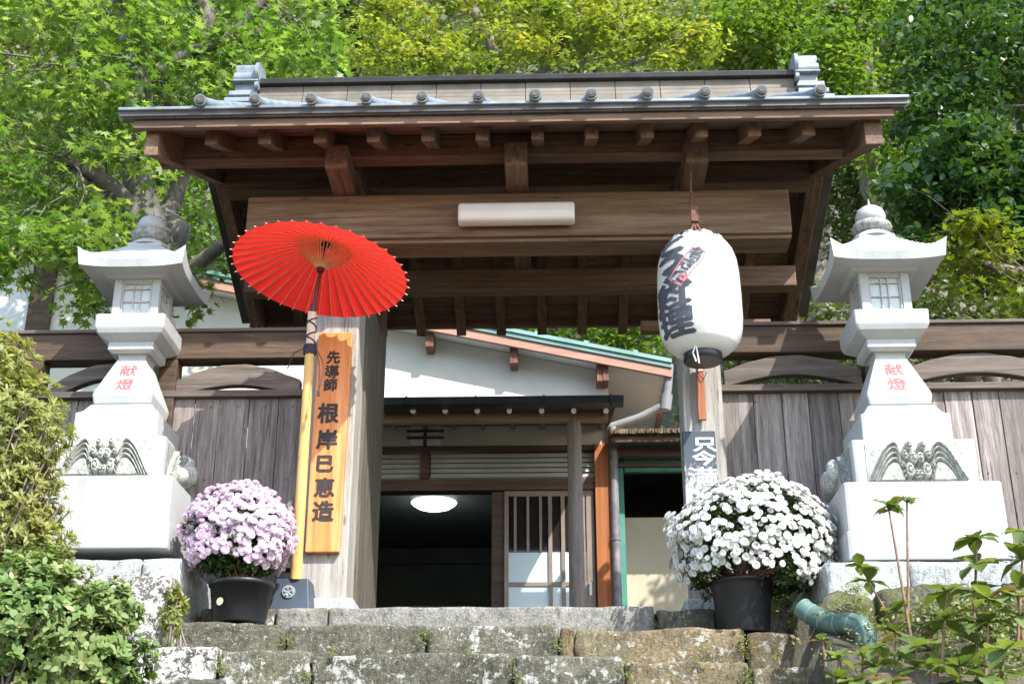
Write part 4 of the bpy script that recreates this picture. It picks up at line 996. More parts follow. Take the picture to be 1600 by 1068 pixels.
def found(label, px0, px1, py0, py1, Yf, D, splits):
    f = thing('lantern_foundation', label, 'foundation', (PX((px0+px1)/2, py1, Yf), Yf+D/2, PZ(px0, py1, Yf)), 'pale stone foundations under the lanterns')
    z1, z0 = PZ((px0+px1)/2, py0, Yf), PZ((px0+px1)/2, py1, Yf); xsn = [PX(p, py0, Yf) for p in [px0]+splits+[px1]]
    for i, (a, b) in enumerate(zip(xsn, xsn[1:])):
        m = MB(); rock(m, a+.001, b-.001, Yf, Yf+D, z0, z1-.004, 31+i+int(px0), .009, .012, 26); m.build('foundation_stone', M['found'], f)
    return f
YBL = YC+.28-wA/2; YBR = YC-wA/2
found('pale hewn stone foundation under the left stone lantern', 60, 284, 871, 1010, YBL-.02, .9, [80, 222])
found('pale hewn stone foundation under the right stone lantern', 1288, 1700, 874, 960, YBR-.02, 1.3, [1420, 1580])
# green flexible pipe wound with tape
gp = NT('green_flexible_pipe'); v = gp.coord((1, 1, 1)); gp.l(gp.ramp(gp.noise(v, 9, 4), [(.35, C(.045,.095,.078)), (.65, C(.10,.17,.14))]), gp.b.inputs['Base Color']); gp.b.inputs['Roughness'].default_value = .4
pts = [(1252, 948, 6.18), (1262, 956, 6.16), (1284, 968, 6.12), (1306, 976, 6.06), (1326, 973, 6.0), (1344, 978, 5.95), (1353, 992, 5.93), (1352, 1012, 5.93), (1346, 1034, 5.94)]
pp = [P(q[0], q[1], q[2]-.10) for q in pts]; fine = []; rd = []
for i in range(len(pp)-1):
    for k in range(14): fine.append(pp[i].lerp(pp[i+1], k/14)); rd.append(.047)
m = MB(); m.tube(fine, rd, 20); pipe = m.build('flexible_pipe', gp.m, None, origin=pp[0])
tag(pipe, 'thick green flexible pipe curving over the mossy rocks right of the white chrysanthemums', 'pipe')
m = MB()
for i in (3, 17, 30, 45, 60, 76):
    m.tube([fine[i], fine[i+1].lerp(fine[i+2], .5)], [rd[i]+.002]*2, 20)
m.build('tape_band', plain('dull_tape', C(.12,.17,.14), C(.20,.24,.20), 20, .5), pipe)
# slate box with round emblem (umbrella foot)
a, b = P(419, 947, 6.80), P(484, 947, 6.80); zt = PZ(450, 903, 6.83)
ub = thing('umbrella_base', 'dark slate-blue tapered box with a round grey emblem at the foot of the bamboo pole', 'umbrella base', ((a.x+b.x)/2, 6.9, GF-.02))
m = MB(); m.hexa([(a.x, 6.80, GF-.02), (b.x, 6.80, GF-.02), (b.x+.01, 7.0, GF-.02), (a.x-.01, 7.0, GF-.02), (a.x+.025, 6.83, zt), (b.x-.02, 6.83, zt), (b.x-.015, 6.96, zt), (a.x+.02, 6.96, zt)])
m.build('tank', M['bluebox'], ub, .008, 3)
e = P(451, 924, 6.812); m = MB(); m.tube([(e.x, 6.830, e.z), (e.x, 6.806, e.z+.002)], [.036, .034], 24); m.tube([(e.x, 6.812, e.z), (e.x, 6.8045, e.z)], [.030, .030], 6)
for k in range(6):
    t_ = k*math.pi/3; m.tube([(e.x+.011*math.cos(t_), 6.806, e.z+.011*math.sin(t_)), (e.x+.024*math.cos(t_), 6.8015, e.z+.024*math.sin(t_))], [.004, .007], 6)
m.build('emblem', M['grey'], ub)

# ================= red umbrella =================
YU = 6.84
YT = 6.42
p0, p1, p2, p3 = P(462, 903, YU), P(488, 487, YT+.05), P(501, 420, YT+.03), P(507, 374, YT)
um = thing('paper_umbrella', 'open red paper umbrella on a yellow bamboo pole left of the gate entrance', 'umbrella', (p0.x, YU, zt))
def lerp(a, b, t): return a+(b-a)*t
pts = []; rr = []
zn = [0, .14, .36, .58, .82, 1]; Hp = p1.z-zt-.02
t = 0
base = Vector((p0.x, YU, zt+.001)); top = Vector((p1.x+.004, YU, p1.z-.37*0))
tt = Vector((lerp(p0.x, p1.x, .86), YU, lerp(zt, p1.z, .86)))
for q in np.linspace(0, .86, 60):
    r0 = .031-.007*q; nd = min(abs(q-k) for k in (.06, .27, .46, .665)); r0 += .0022*math.exp(-(nd/.006)**2)
    pts.append(base.lerp(p1, q)); rr.append(r0)
m = MB(); m.tube(pts, rr, 16, r=.5); m.build('bamboo_pole', M['bamboo'], um)
m = MB(); m.tube([base.lerp(p1, .862), base.lerp(p1, 1)], [.0245, .0235], 16, r=.5); m.build('pole_top', M['bambtop'], um)
m = MB()
for (q0, q1, ph) in ((.845, .865, 0), (.852, .872, 1), (.838, .85, 2)):
    m.tube([base.lerp(p1, q0+(q1-q0)*s/40)+Vector((.031*math.cos(s*.5+ph), .031*math.sin(s*.5+ph), 0)) for s in range(41)], .006, 6)
m.tube([base.lerp(p1, .87+.11*s/50)+Vector((.0265*math.cos(s*.26), .0265*math.sin(s*.26), 0)) for s in range(51)], .004, 6)
m.tube([base.lerp(p1, .98-.11*s/50)+Vector((.0265*math.cos(s*.23+2), .0265*math.sin(s*.23+2), 0)) for s in range(51)], .004, 6)
for (x1_, dx, dz) in ((.03, .055, -.22), (.03, .035, -.26)):
    q = base.lerp(p1, .86); m.tube([q+Vector((x1_, -.02, 0)), q+Vector((x1_+dx*.8, -.03, dz*.35)), q+Vector((x1_+dx, -.03, dz*.6)), q+Vector((x1_+.035, -.03, -.26))], .0028, 6)
q = base.lerp(p1, .858)+Vector((-.02, -.02, 0)); m.tube([q, q+Vector((-.06, 0, -.03)), q+Vector((-.10, .05, -.10))], .0035, 6)
q = base.lerp(p1, .86)+Vector((.065, -.03, -.265)); m.tube([q+Vector((0, 0, .01)), q+Vector((0, 0, -.015))], .008, 8)
m.build('rope_binding', M['rope'], um)
ax = Vector((.115, .12, 1)).normalized()
cen = P(500, 424, YT)      # rim centre
Ru = .480; hu = .19; apex = cen+ax*hu
ex = ax.cross(Vector((0, 1, 0))).normalized(); ex = -ex if ex.x < 0 else ex; ey = ax.cross(ex).normalized()
NRB = 40
def cone(rf, t, dz=0.0): return apex-ax*(hu*(rf**1.12)-dz)+(ex*math.cos(t)+ey*math.sin(t))*(Ru*rf)
m = MB(); vs = []; fs = []; ns = 4; RG = [.04, .15, .3, .45, .6, .75, .88, 1.0]
for rf in RG:
    for j in range(NRB*ns):
        t_ = 2*math.pi*j/(NRB*ns); ph = (j % ns)/ns; sag = math.sin(math.pi*ph)
        vs.append(cone(rf*(1-(.030*sag if rf == 1 else 0)), t_, .0*rf-.012*sag*rf))
n_ = NRB*ns
for i in range(len(RG)-1):
    for j in range(n_): fs.append((i*n_+j, i*n_+(j+1) % n_, (i+1)*n_+(j+1) % n_, (i+1)*n_+j))
fs.append(tuple(range(n_)))
t = NT('red_oiled_paper'); v = t.coord((1,1,1)); c = t.ramp(t.noise(v, 12, 4), [(.3, C(.50,.016,.014)), (.7, C(.62,.028,.024))]); t.l(c, t.b.inputs['Base Color']); t.b.inputs['Roughness'].default_value = .5
t.b.inputs['Specular IOR Level'].default_value = .3
tr = t.n("ShaderNodeBsdfTranslucent"); tr.inputs[0].default_value = C(.80,.030,.025); ms = t.n("ShaderNodeMixShader"); ms.inputs[0].default_value = .42
t.l(t.b.outputs[0], ms.inputs[1]); t.l(tr.outputs[0], ms.inputs[2]); t.l(ms.outputs[0], t.out.inputs[0]); t.bump(t.noise(v, 60, 3), .15, .003)
m.add(vs, fs, False); m.build('canopy', t.m, um)
runner = p2.copy()
for j in range(NRB):
    t_ = 2*math.pi*j/NRB; m = MB()
    m.bar(cone(.05, t_, -.004), cone(1.0, t_, -.004), .0032, .005)
    rb2 = m.build('rib', M['ribw'], um)
    m = MB(); m.bar(cone(.99, t_, -.003), cone(1.014, t_, -.003), .0035, .004); m.build('rib_tip', M['tipw'], rb2)
m = MB()
for j in range(NRB):
    t_ = 2*math.pi*(j+.5)/NRB
    for dd in (-.5, .5):
        m.bar(runner+(ex*math.cos(t_)+ey*math.sin(t_))*.018, cone(.30, t_+dd*2*math.pi/NRB, -.008), .0028, .0035)
m.build('strut_cage', M['ribw'], um)
m = MB(); m.tube([cone(.30, 2*math.pi*j/60, -.010) for j in range(61)], .003, 5, caps=False); m.build('thread_ring', plain('orange_thread', C(.70,.22,.05), C(.75,.3,.08), 60), um)
m = MB(); m.tube([p1+Vector((0,0,-.03)), p2, apex+ax*.0], [.011, .009, .009], 10); m.tube([p1, p1+(p2-p1)*.18], [.018, .015], 12); m.tube([runner-ax*.02, runner+ax*.012], [.018, .026], 14)
m.build('shaft', plain('dark_lacquer', C(.035,.012,.02), C(.06,.02,.03), 20, .35), um)
m = MB(); m.tube([apex-ax*.02, apex+ax*.03], [.028, .018], 14); m.build('crown_notch', M['black'], um)
# ================= foliage =================
def leafcloud(C_, U, S, shape, fold=.25, heading=None, curl=0.):
    "C_ (n,3) leaf bases, U (n,3) leaf-plane normals, S sizes -> (n,k,3)"
    n = len(C_); U = U/np.linalg.norm(U, axis=1, keepdims=True)
    h = RNG.normal(size=(n, 3)) if heading is None else heading+RNG.normal(size=(n, 3))*.25
    h -= U*(h*U).sum(1, keepdims=True); h /= np.linalg.norm(h, axis=1, keepdims=True)+1e-9
    s = np.cross(U, h); sh = np.array(shape)
    V = C_[:, None, :]+S[:, None, None]*(s[:, None, :]*sh[None, :, 0, None]+h[:, None, :]*sh[None, :, 1, None]+U[:, None, :]*(fold*np.abs(sh[None, :, 0, None])-curl*sh[None, :, 1, None]**2))
    return V
KITE = [(0, 0), (.30, .45), (0, 1), (-.30, .45)]
OVAL = [(0, 0), (.20, .22), (.27, .5), (.17, .8), (0, 1), (-.17, .8), (-.27, .5), (-.20, .22)]
NARROW = [(0, 0), (.14, .35), (.12, .7), (0, 1), (-.12, .7), (-.14, .35)]
def star(lobes=7):
    p = []; 
    for i in range(lobes):
        a = R(-125+250*i/(lobes-1)); L_ = 1-.45*abs(i-(lobes-1)/2)/((lobes-1)/2)
        p.append((L_*.62*math.sin(a), .35+L_*.62*math.cos(a)))
        if i < lobes-1:
            a2 = R(-125+250*(i+.5)/(lobes-1)); p.append((.20*math.sin(a2), .35+.20*math.cos(a2)))
    p.append((0, .18)); return p
STAR = star(5)+[] ; STAR7 = star(7)
def clumps(centers, nper, spread, flat=.5, size=.08, sj=.3, shape=KITE, up=(0,0,1), tilt=.6, fold=.2, curl=0., rgrad=.45):
    cs = np.array([tuple(c) for c in centers]); n = len(cs); idx = np.repeat(np.arange(n), nper)
    d = RNG.normal(size=(n*nper, 3)); d /= np.linalg.norm(d, axis=1, keepdims=True); rad = RNG.random((n*nper, 1))**.45
    d = d*rad*np.array([1, 1, flat])
    sp = np.asarray(spread) if hasattr(spread, '__len__') else np.full(n, spread)
    Cn = cs[idx]+d*sp[idx][:, None]
    U = np.array(up)[None, :]+RNG.normal(size=(n*nper, 3))*tilt+d*.6
    S = size*(1+sj*RNG.normal(size=n*nper)).clip(.4, 1.8)
    V = leafcloud(Cn, U, S, shape, fold, None, curl)
    cr = RNG.random(n); r = (cr[idx]*rgrad+RNG.random(n*nper)*(1-rgrad)).clip(0, 1)
    return V, r
def ell(cx, cy, rx, ry, Y, dY, n):
    out = []
    for _ in range(n):
        while True:
            a, b = random.uniform(-1, 1), random.uniform(-1, 1)
            if a*a+b*b < 1: break
        out.append(P(cx+a*rx, cy+b*ry, Y+random.uniform(-dY, dY)))
    return out
def tree(name, label, cat, specs, mat, nper, spread, size, shape, branches, bark, group=None, flat=.5, tilt=.6, curl=0., base=None, twigs=True):
    cs = []
    for s in specs: cs += ell(*s)
    trunk_pts = [P(*q[:3]) for q in branches[0][0]]
    b0 = Vector((trunk_pts[0].x, trunk_pts[0].y, gz(trunk_pts[0].x, trunk_pts[0].y)))
    t_ = thing(name, label, cat, b0, group)
    V, r = clumps(cs, nper, spread, flat, size, .25, shape, tilt=tilt, curl=curl)
    fast_mesh('crown', V, 0, mat, t_, r)
    m = MB(); segs = []
    for i, (pts, rads) in enumerate(branches):
        pw = [P(*q) for q in pts]
        if i == 0: pw = [b0+Vector((0,0,-.1))]+pw; rads = [rads[0]*1.25]+list(rads)
        # smooth polyline with small wobble
        q = []; rr = []
        for a in range(len(pw)-1):
            for k in range(5):
                f = k/5; p = pw[a].lerp(pw[a+1], f); wv = Vector((noise.noise(p*2.1), noise.noise(p*2.1+Vector((9,0,0))), noise.noise(p*2.1+Vector((0,9,0)))))*rads[min(a, len(rads)-1)]*.9
                q.append(p+wv); rr.append(rads[a]+(rads[a+1]-rads[a])*f)
        q.append(pw[-1]); rr.append(rads[-1]); m.tube(q, rr, 10); segs += q[3:]
    m.build('trunk', bark, t_)
    if twigs and segs:
        m = MB(); arr = np.array([tuple(p) for p in segs])
        for c in cs[::2]:
            c_ = np.array(tuple(c)); d = np.linalg.norm(arr-c_, axis=1); k = int(d.argmin())
            k = int(np.argsort(d)[min(len(d)-1, random.randint(0, 14))])
            if d[k] < 1.7:
                a = Vector(arr[k]); mid = a.lerp(c, .5)+Vector((random.uniform(-1, 1), random.uniform(-1, 1), random.uniform(-.2, .8)))*d[k]*.2
                q2 = mid.lerp(Vector(c), .55)+Vector((random.uniform(-1, 1), random.uniform(-1, 1), random.uniform(-1, .4)))*d[k]*.1
                m.tube([a, a.lerp(mid, .5)+Vector((0, 0, .05*d[k])), mid, q2, Vector(c)], [.008+.003*d[k], .007, .006, .004, .002], 5)
        if m.v: m.build('twigs', bark, t_)
    return t_

# ---- maple left of the gate
B2 = M['bark2']
tree('maple_tree', 'bright green maple with a forked pale trunk rising behind the left stone lantern', 'tree',
     [(90, 60, 190, 110, 8.6, .8, 46), (330, 40, 200, 85, 9.0, .9, 46), (120, 210, 170, 90, 8.8, .8, 40), (60, 320, 120, 70, 8.5, .7, 14), (300, 130, 170, 60, 9.4, .8, 24), (450, 95, 80, 55, 8.6, .6, 14),
      (255, 215, 110, 60, 9.8, .5, 14), (60, 400, 110, 38, 8.0, .4, 13), (215, 460, 95, 42, 8.6, .4, 13), (300, 330, 60, 60, 9.9, .4, 6), (-120, 150, 130, 250, 8.8, .9, 30), (200, -110, 330, 80, 8.9, .9, 40), (120, 380, 90, 20, 8.2, .3, 8)],
     M['m_maple'], 46, .30, .096, STAR7,
     [([(232, 520, 9.2), (236, 430, 9.2), (232, 380, 9.2), (216, 330, 9.15), (210, 260, 9.1), (216, 190, 9.0), (222, 130, 8.9), (196, 60, 8.8), (180, -30, 8.7)], [.20, .19, .18, .14, .11, .085, .07, .05, .03, .02]),
      ([(228, 370, 9.2), (190, 320, 9.0), (160, 285, 8.8), (128, 262, 8.6), (90, 240, 8.5)], [.12, .09, .075, .05, .03]),
      ([(238, 400, 9.2), (266, 330, 9.4), (284, 285, 9.5), (310, 230, 9.5), (340, 170, 9.3)], [.12, .085, .06, .045, .03]),
      ([(284, 285, 9.5), (262, 200, 9.3), (256, 130, 9.1), (300, 90, 9.0), (322, 60, 8.9)], [.05, .045, .04, .04, .03]),
      ([(222, 130, 8.9), (300, 80, 8.9), (350, 62, 8.8), (395, 22, 8.7), (430, -30, 8.6)], [.05, .05, .045, .035, .02]),
      ([(350, 62, 8.8), (380, 55, 8.8), (430, 40, 8.7)], [.035, .03, .015]),
      ([(322, 60, 8.9), (330, 25, 8.9), (300, -20, 8.8)], [.07, .065, .05]),
      ([(216, 190, 9.0), (170, 140, 8.8), (120, 110, 8.7), (60, 90, 8.6)], [.05, .04, .03, .015]),
      ([(245, 440, 9.3), (300, 420, 9.2), (350, 380, 9.0), (362, 345, 9.0)], [.08, .06, .05, .04]),
      ([(262, 345, 9.25), (275, 370, 9.2), (262, 400, 9.2)], [.09, .12, .08]),
      ([(210, 260, 9.1), (228, 215, 8.8), (232, 150, 8.6), (210, 100, 8.4)], [.05, .04, .03, .015])], B2, None, .38, .42, .25)
# ---- bright yellow-green tree behind the ridge
tree('yellow_leafed_tree', 'airy tree with yellow and lime autumn leaves spreading above the middle of the gate ridge', 'tree',
     [(760, 40, 190, 66, 13.5, .8, 110), (640, 88, 95, 36, 13.2, .6, 44), (930, 45, 110, 60, 13.6, .7, 60), (1060, 70, 62, 34, 13.3, .5, 26), (760, -60, 260, 60, 13.8, 1, 50)],
     M['m_yellow'], 46, .22, .080, OVAL,
     [([(800, 480, 15.2), (800, 300, 14.8), (790, 180, 14.2), (780, 100, 13.8), (740, 20, 13.6), (700, -60, 13.6)], [.16, .15, .12, .09, .06, .04, .02]),
      ([(790, 180, 14.2), (860, 100, 13.8), (930, 50, 13.6), (990, 10, 13.5)], [.06, .05, .04, .02]),
      ([(860, 100, 13.8), (980, 100, 13.5), (1050, 80, 13.4), (1090, 40, 13.3)], [.04, .035, .03, .015]),
      ([(780, 130, 13.8), (700, 100, 13.5), (640, 80, 13.3), (590, 90, 13.2)], [.06, .045, .03, .015])], M['twig'], None, .35, .5)
# ---- right: big glossy evergreens
EV = M['m_ever']
tree('evergreen_tree', 'dark glossy evergreen tree filling the upper right corner', 'tree',
     [(1530, 80, 130, 90, 10.2, .7, 46), (1480, 150, 100, 60, 10.0, .6, 30), (1600, 20, 120, 80, 10.5, .8, 30), (1690, 120, 90, 160, 10.0, .8, 24)],
     EV, 90, .27, .072, OVAL,
     [([(1690, 560, 10.9), (1660, 400, 10.8), (1630, 260, 10.6), (1590, 150, 10.5), (1560, 60, 10.4), (1540, -40, 10.3)], [.19, .18, .15, .12, .09, .06, .03]),
      ([(1640, 270, 10.6), (1590, 240, 10.3), (1540, 225, 10.1), (1480, 232, 10.0)], [.06, .05, .035, .015]),
      ([(1590, 150, 10.5), (1550, 120, 10.2), (1520, 90, 10.0)], [.05, .035, .02])], M['twig'], 'evergreens on the right', .55, .7)
tree('evergreen_tree', 'glossy broad-leaved evergreen at the right edge level with the gate roof, sunlit on top', 'tree',
     [(1540, 260, 95, 70, 9.3, .5, 34), (1470, 310, 70, 80, 9.5, .5, 26), (1600, 300, 60, 90, 9.2, .5, 22), (1570, 390, 70, 60, 9.4, .5, 16), (1690, 280, 80, 110, 9.3, .6, 16)],
     EV, 96, .24, .076, OVAL,
     [([(1720, 600, 10.0), (1690, 480, 9.9), (1640, 400, 9.7), (1590, 330, 9.6), (1540, 280, 9.5)], [.15, .14, .12, .09, .06, .03]),
      ([(1640, 400, 9.7), (1560, 380, 9.4), (1490, 360, 9.4)], [.05, .04, .02]), ([(1680, 460, 9.8), (1600, 440, 9.4), (1540, 410, 9.3), (1490, 412, 9.3)], [.05, .035, .025, .01])], M['twig'], 'evergreens on the right', .55, .7)
tree('maple_tree', 'yellow-green maple sprays at the right edge above the fence', 'tree',
     [(1540, 370, 60, 26, 8.6, .3, 8), (1500, 425, 60, 26, 8.7, .3, 9), (1580, 430, 60, 50, 8.8, .3, 12), (1650, 400, 60, 80, 8.8, .4, 10)],
     leafm('dark_maple_leaves', [(0, C(.04,.09,.012)), (.5, C(.09,.19,.022)), (.85, C(.20,.30,.04)), (1, C(.48,.34,.05))], .45), 40, .22, .075, STAR7,
     [([(1760, 640, 9.3), (1720, 520, 9.2), (1650, 460, 9.0), (1590, 430, 8.9), (1530, 410, 8.7)], [.10, .09, .07, .05, .03, .015])], M['twig'], None, .35, .45, .25)
# ---- lime tree right of the ridge end and the others on the hillside
def bgtree(label, cx, cy, rx, ry, Y, mat, n, size, name='broadleaf_tree', nper=60, spread=.42, grp='trees on the hillside behind the gate'):
    c = P(cx, cy, Y); f = FPX/Y
    brs = [([(cx+random.uniform(-20, 20), cy+ry*1.6, Y+.5), (cx, cy+ry*.6, Y+.2), (cx-5, cy, Y), (cx+8, cy-ry*.6, Y)], [.14, .13, .10, .07, .03])]
    for k in range(4):
        s = -1 if k % 2 else 1; brs.append(([(cx, cy+ry*(.5-.3*k), Y+.1), (cx+s*rx*.35, cy+ry*(.3-.35*k), Y), (cx+s*rx*.7, cy+ry*(.1-.3*k), Y-.2)], [.06, .045, .015]))
    return tree(name, label, 'tree', [(cx, cy, rx, ry, Y, rx/f*.7, n)], mat, nper, spread, size, KITE, brs, M['twig'], grp, .6, .6)
bgtree('lime green tree between the ridge end and the dark evergreens', 1350, 110, 95, 130, 14.5, M['m_green'], 90, .10)
bgtree('bright lime tree at the top edge above the right ridge end', 1250, 30, 130, 60, 17, M['m_green'], 80, .11)
bgtree('dusky olive tree right of the ridge end, low behind the roof', 1290, 150, 60, 70, 18, M['m_hill'], 50, .12)
bgtree('yellowish bushy tree right of centre above the ridge', 1170, 60, 80, 70, 18, M['m_yellow'], 55, .11)
bgtree('dark shaded tree in the gap left of the yellow tree', 540, 70, 60, 80, 17, M['m_ever'], 50, .11)
bgtree('olive tree with reddish tips behind the maple near the left ridge end', 560, 30, 70, 50, 15.5, M['m_hill'], 40, .10)
bgtree('grey-green tree at the far left edge behind the maple', 20, 150, 110, 130, 17, M['m_hill'], 60, .12)
bgtree('olive bushy tree behind the maple trunk', 150, 320, 170, 70, 15.5, M['m_hill'], 90, .10)
bgtree('sunlit olive tree right of the maple trunk beside the gate roof', 330, 330, 80, 90, 14.5, M['m_green'], 50, .09)
bgtree('light green tree behind the right stone lantern', 1380, 330, 80, 110, 15.5, M['m_hill'], 80, .10)
bgtree('mid green tree right of the gate roof above the stone lantern', 1440, 240, 70, 80, 14, M['m_green'], 50, .09)
bgtree('dense green tree showing under the gate roof above the house eave', 930, 520, 130, 60, 15.5, M['m_green'], 70, .09)
bgtree('dark tree at the top edge right of the lime trees', 1470, 20, 90, 60, 16, M['m_ever'], 50, .11)
bgtree('olive tree over the right fence between lantern and evergreens', 1500, 500, 150, 60, 13.0, M['m_hill'], 80, .075)
bgtree('olive thicket tree over the fence left of the right lantern', 1240, 520, 120, 70, 13.5, M['m_hill'], 70, .075)
# undergrowth covering the slope
cs = []; sp = []
for _ in range(8000):
    y = 13+random.random()**1.3*62; x = random.uniform(-1, 1)*(5+y*.52)
    if y > hill0(x)+.3: cs.append(Vector((x, y, gz(x, y)+random.uniform(.1, .6+.015*y)))); sp.append(random.uniform(.35, .8)*(1+y*.018))
V, r = clumps(cs, 26, sp, .7, .17, .35, KITE, (0, -.5, 1), .6)
yy = V[:, 0, 1]; sc_ = (yy/22).clip(.8, 2.4)[:, None, None]; V = V[:, :1]+(V-V[:, :1])*sc_
u = fast_mesh('undergrowth', V, 0, M['m_hill'], None, r); tag(u, 'mass of leafy undergrowth covering the hillside', None, None, 'stuff')
# low greenery on the ground behind the fences
cs = [Vector((x, y, GF+random.uniform(.02, .25))) for x, y in [(random.choice((random.uniform(-4.5, -1.4), random.uniform(1.3, 5.5))), random.uniform(7.4, 9.6)) for _ in range(300)]]
V, r = clumps(cs, 24, .16, .7, .05, .3, OVAL, (0, -.3, 1), .6)
u = fast_mesh('ground_cover', V, 0, M['m_ground'], None, r); tag(u, 'low green plants on the ground behind the fences', None, None, 'stuff')

# ---- clipped azalea at the left edge: rosettes of small leaves
def rosettes(centers, outs, nper, size, shape, spread_ang=.9, fold=.25):
    cs = np.array([tuple(c) for c in centers]); o = np.array([tuple(c) for c in outs]); n = len(cs); idx = np.repeat(np.arange(n), nper)
    oo = o[idx]; d = RNG.normal(size=(n*nper, 3)); d -= oo*(d*oo).sum(1, keepdims=True); d /= np.linalg.norm(d, axis=1, keepdims=True)
    lift = RNG.uniform(.15, 1.0, (n*nper, 1)); h = d*spread_ang+oo*lift; h /= np.linalg.norm(h, axis=1, keepdims=True)
    s = np.cross(h, oo); s /= np.linalg.norm(s, axis=1, keepdims=True)+1e-9; U = np.cross(s, h); U *= np.sign((U*oo).sum(1, keepdims=True))
    S = size*RNG.uniform(.6, 1.25, n*nper); sh = np.array(shape); base = cs[idx]+oo*RNG.uniform(-.3, .3, (n*nper, 1))*size
    V = base[:, None, :]+S[:, None, None]*(s[:, None, :]*sh[None, :, 0, None]+h[:, None, :]*sh[None, :, 1, None]+U[:, None, :]*(fold*np.abs(sh[None, :, 0, None])-.22*sh[None, :, 1, None]**2))
    cr = RNG.random(n); r = (cr[idx]*.5+RNG.random(n*nper)*.5); r = np.where(RNG.random(n*nper) < .02, 1., r*.92)
    return V, r
def bush(name, label, cat, blobs, n, nper, size, shape, mat, Y, stems=None, deep=.5, group=None, amp=.16):
    cs = []; os_ = []
    for (cx, cy, rx, ry) in blobs:
        c = P(cx, cy, Y); rX = abs(PX(cx+rx, cy, Y)-c.x); rZ = abs(PZ(cx, cy-ry, Y)-c.z)
        for _ in range(int(n*rx*ry/10000)):
            d = Vector((random.gauss(0, 1), random.gauss(0, 1), random.gauss(0, 1))).normalized()
            k = (1-deep*random.random()**2)*(1+amp*noise.noise(d*2.5+Vector((cx, cy, 0)))*2)
            cs.append(c+Vector((d.x*rX*k, d.y*min(rX, rZ)*k, d.z*rZ*k))); os_.append((d+Vector((0, -.1, .5))).normalized())
    c0 = P(blobs[0][0], blobs[0][1], Y); b0 = Vector((c0.x, Y, gz(c0.x, Y)))
    t_ = thing(name, label, cat, b0, group); V, r = rosettes(cs, os_, nper, size, shape); fast_mesh('foliage', V, 0, mat, t_, r)
    m = MB()
    for c in cs[::9]:
        a = b0+Vector((random.uniform(-.1, .1), random.uniform(-.05, .05), 0)); mid = a.lerp(c, .5)+Vector((random.uniform(-.06, .06), random.uniform(-.06, .06), .04)); m.tube([a, mid, c], [.010, .006, .003], 5)
    m.build('stems', M['twig'], t_)
    return t_
bush('azalea_bush', 'yellow-green clipped azalea bush along the left edge in front of the left lantern', 'bush',
     [(-30, 590, 85, 80), (10, 680, 95, 90), (-10, 780, 100, 90), (20, 850, 85, 60), (-80, 700, 100, 200)], 800, 13, .035, NARROW, M['m_azalea'], 5.75)
bush('leafy_shrub', 'loose bright green shrub with oval leaves in the lower left corner', 'shrub',
     [(20, 960, 110, 95), (110, 1000, 90, 80), (-50, 1020, 120, 120), (140, 1050, 85, 60), (60, 905, 50, 40), (170, 950, 40, 40)], 760, 7, .037, OVAL, M['m_shrub'], 5.3, amp=.3)
bush('small_weed', 'small feathery weed growing between the square boulder and the top step', 'weed', [(272, 955, 16, 40)], 1500, 9, .03, NARROW, M['m_azalea'], 6.15)
# ground cover on the right bank
cs = []
for _ in range(620):
    px = 1660-abs(random.gauss(0, 135)); py = random.uniform(925, 1090); Yg = 6.0-(py-925)*.0035+random.uniform(-.1, .1)
    cs.append(P(px, py, Yg))
V, r = clumps(cs, 13, .045, .8, .018, .3, OVAL, (0, -1, .8), .7)
u = fast_mesh('bank_cover', V, 0, M['m_ground'], None, r); tag(u, 'tiny-leaved green ground cover on the right bank', None, None, 'stuff')
cs = []
for (px, py, Y_, n) in [(668, 1000, 6.38, 10), (873, 1006, 6.38, 8), (450, 1000, 6.38, 8), (1165, 1012, 6.38, 14), (484, 1048, 6.03, 8), (343, 1045, 6.03, 10), (801, 1050, 6.03, 8), (1171, 1058, 6.03, 10), (975, 1052, 6.03, 8), (1025, 972, 6.72, 8), (1240, 970, 6.5, 20), (260, 1010, 6.1, 14), (1270, 1010, 6.3, 16), (520, 1018, 6.03, 3), (740, 1024, 6.03, 3), (1100, 1034, 6.03, 4)]:
    for _ in range(n): cs.append(P(px+random.gauss(0, 5), py+random.gauss(0, 9), Y_+random.uniform(-.02, .02)))
V, r = clumps(cs, 12, .022, .8, .014, .4, NARROW, (0, -1, .8), .8)
u = fast_mesh('joint_weeds', V, 0, M['m_ground'], None, r); tag(u, 'small weeds and moss in the joints of the stone steps', None, None, 'stuff')
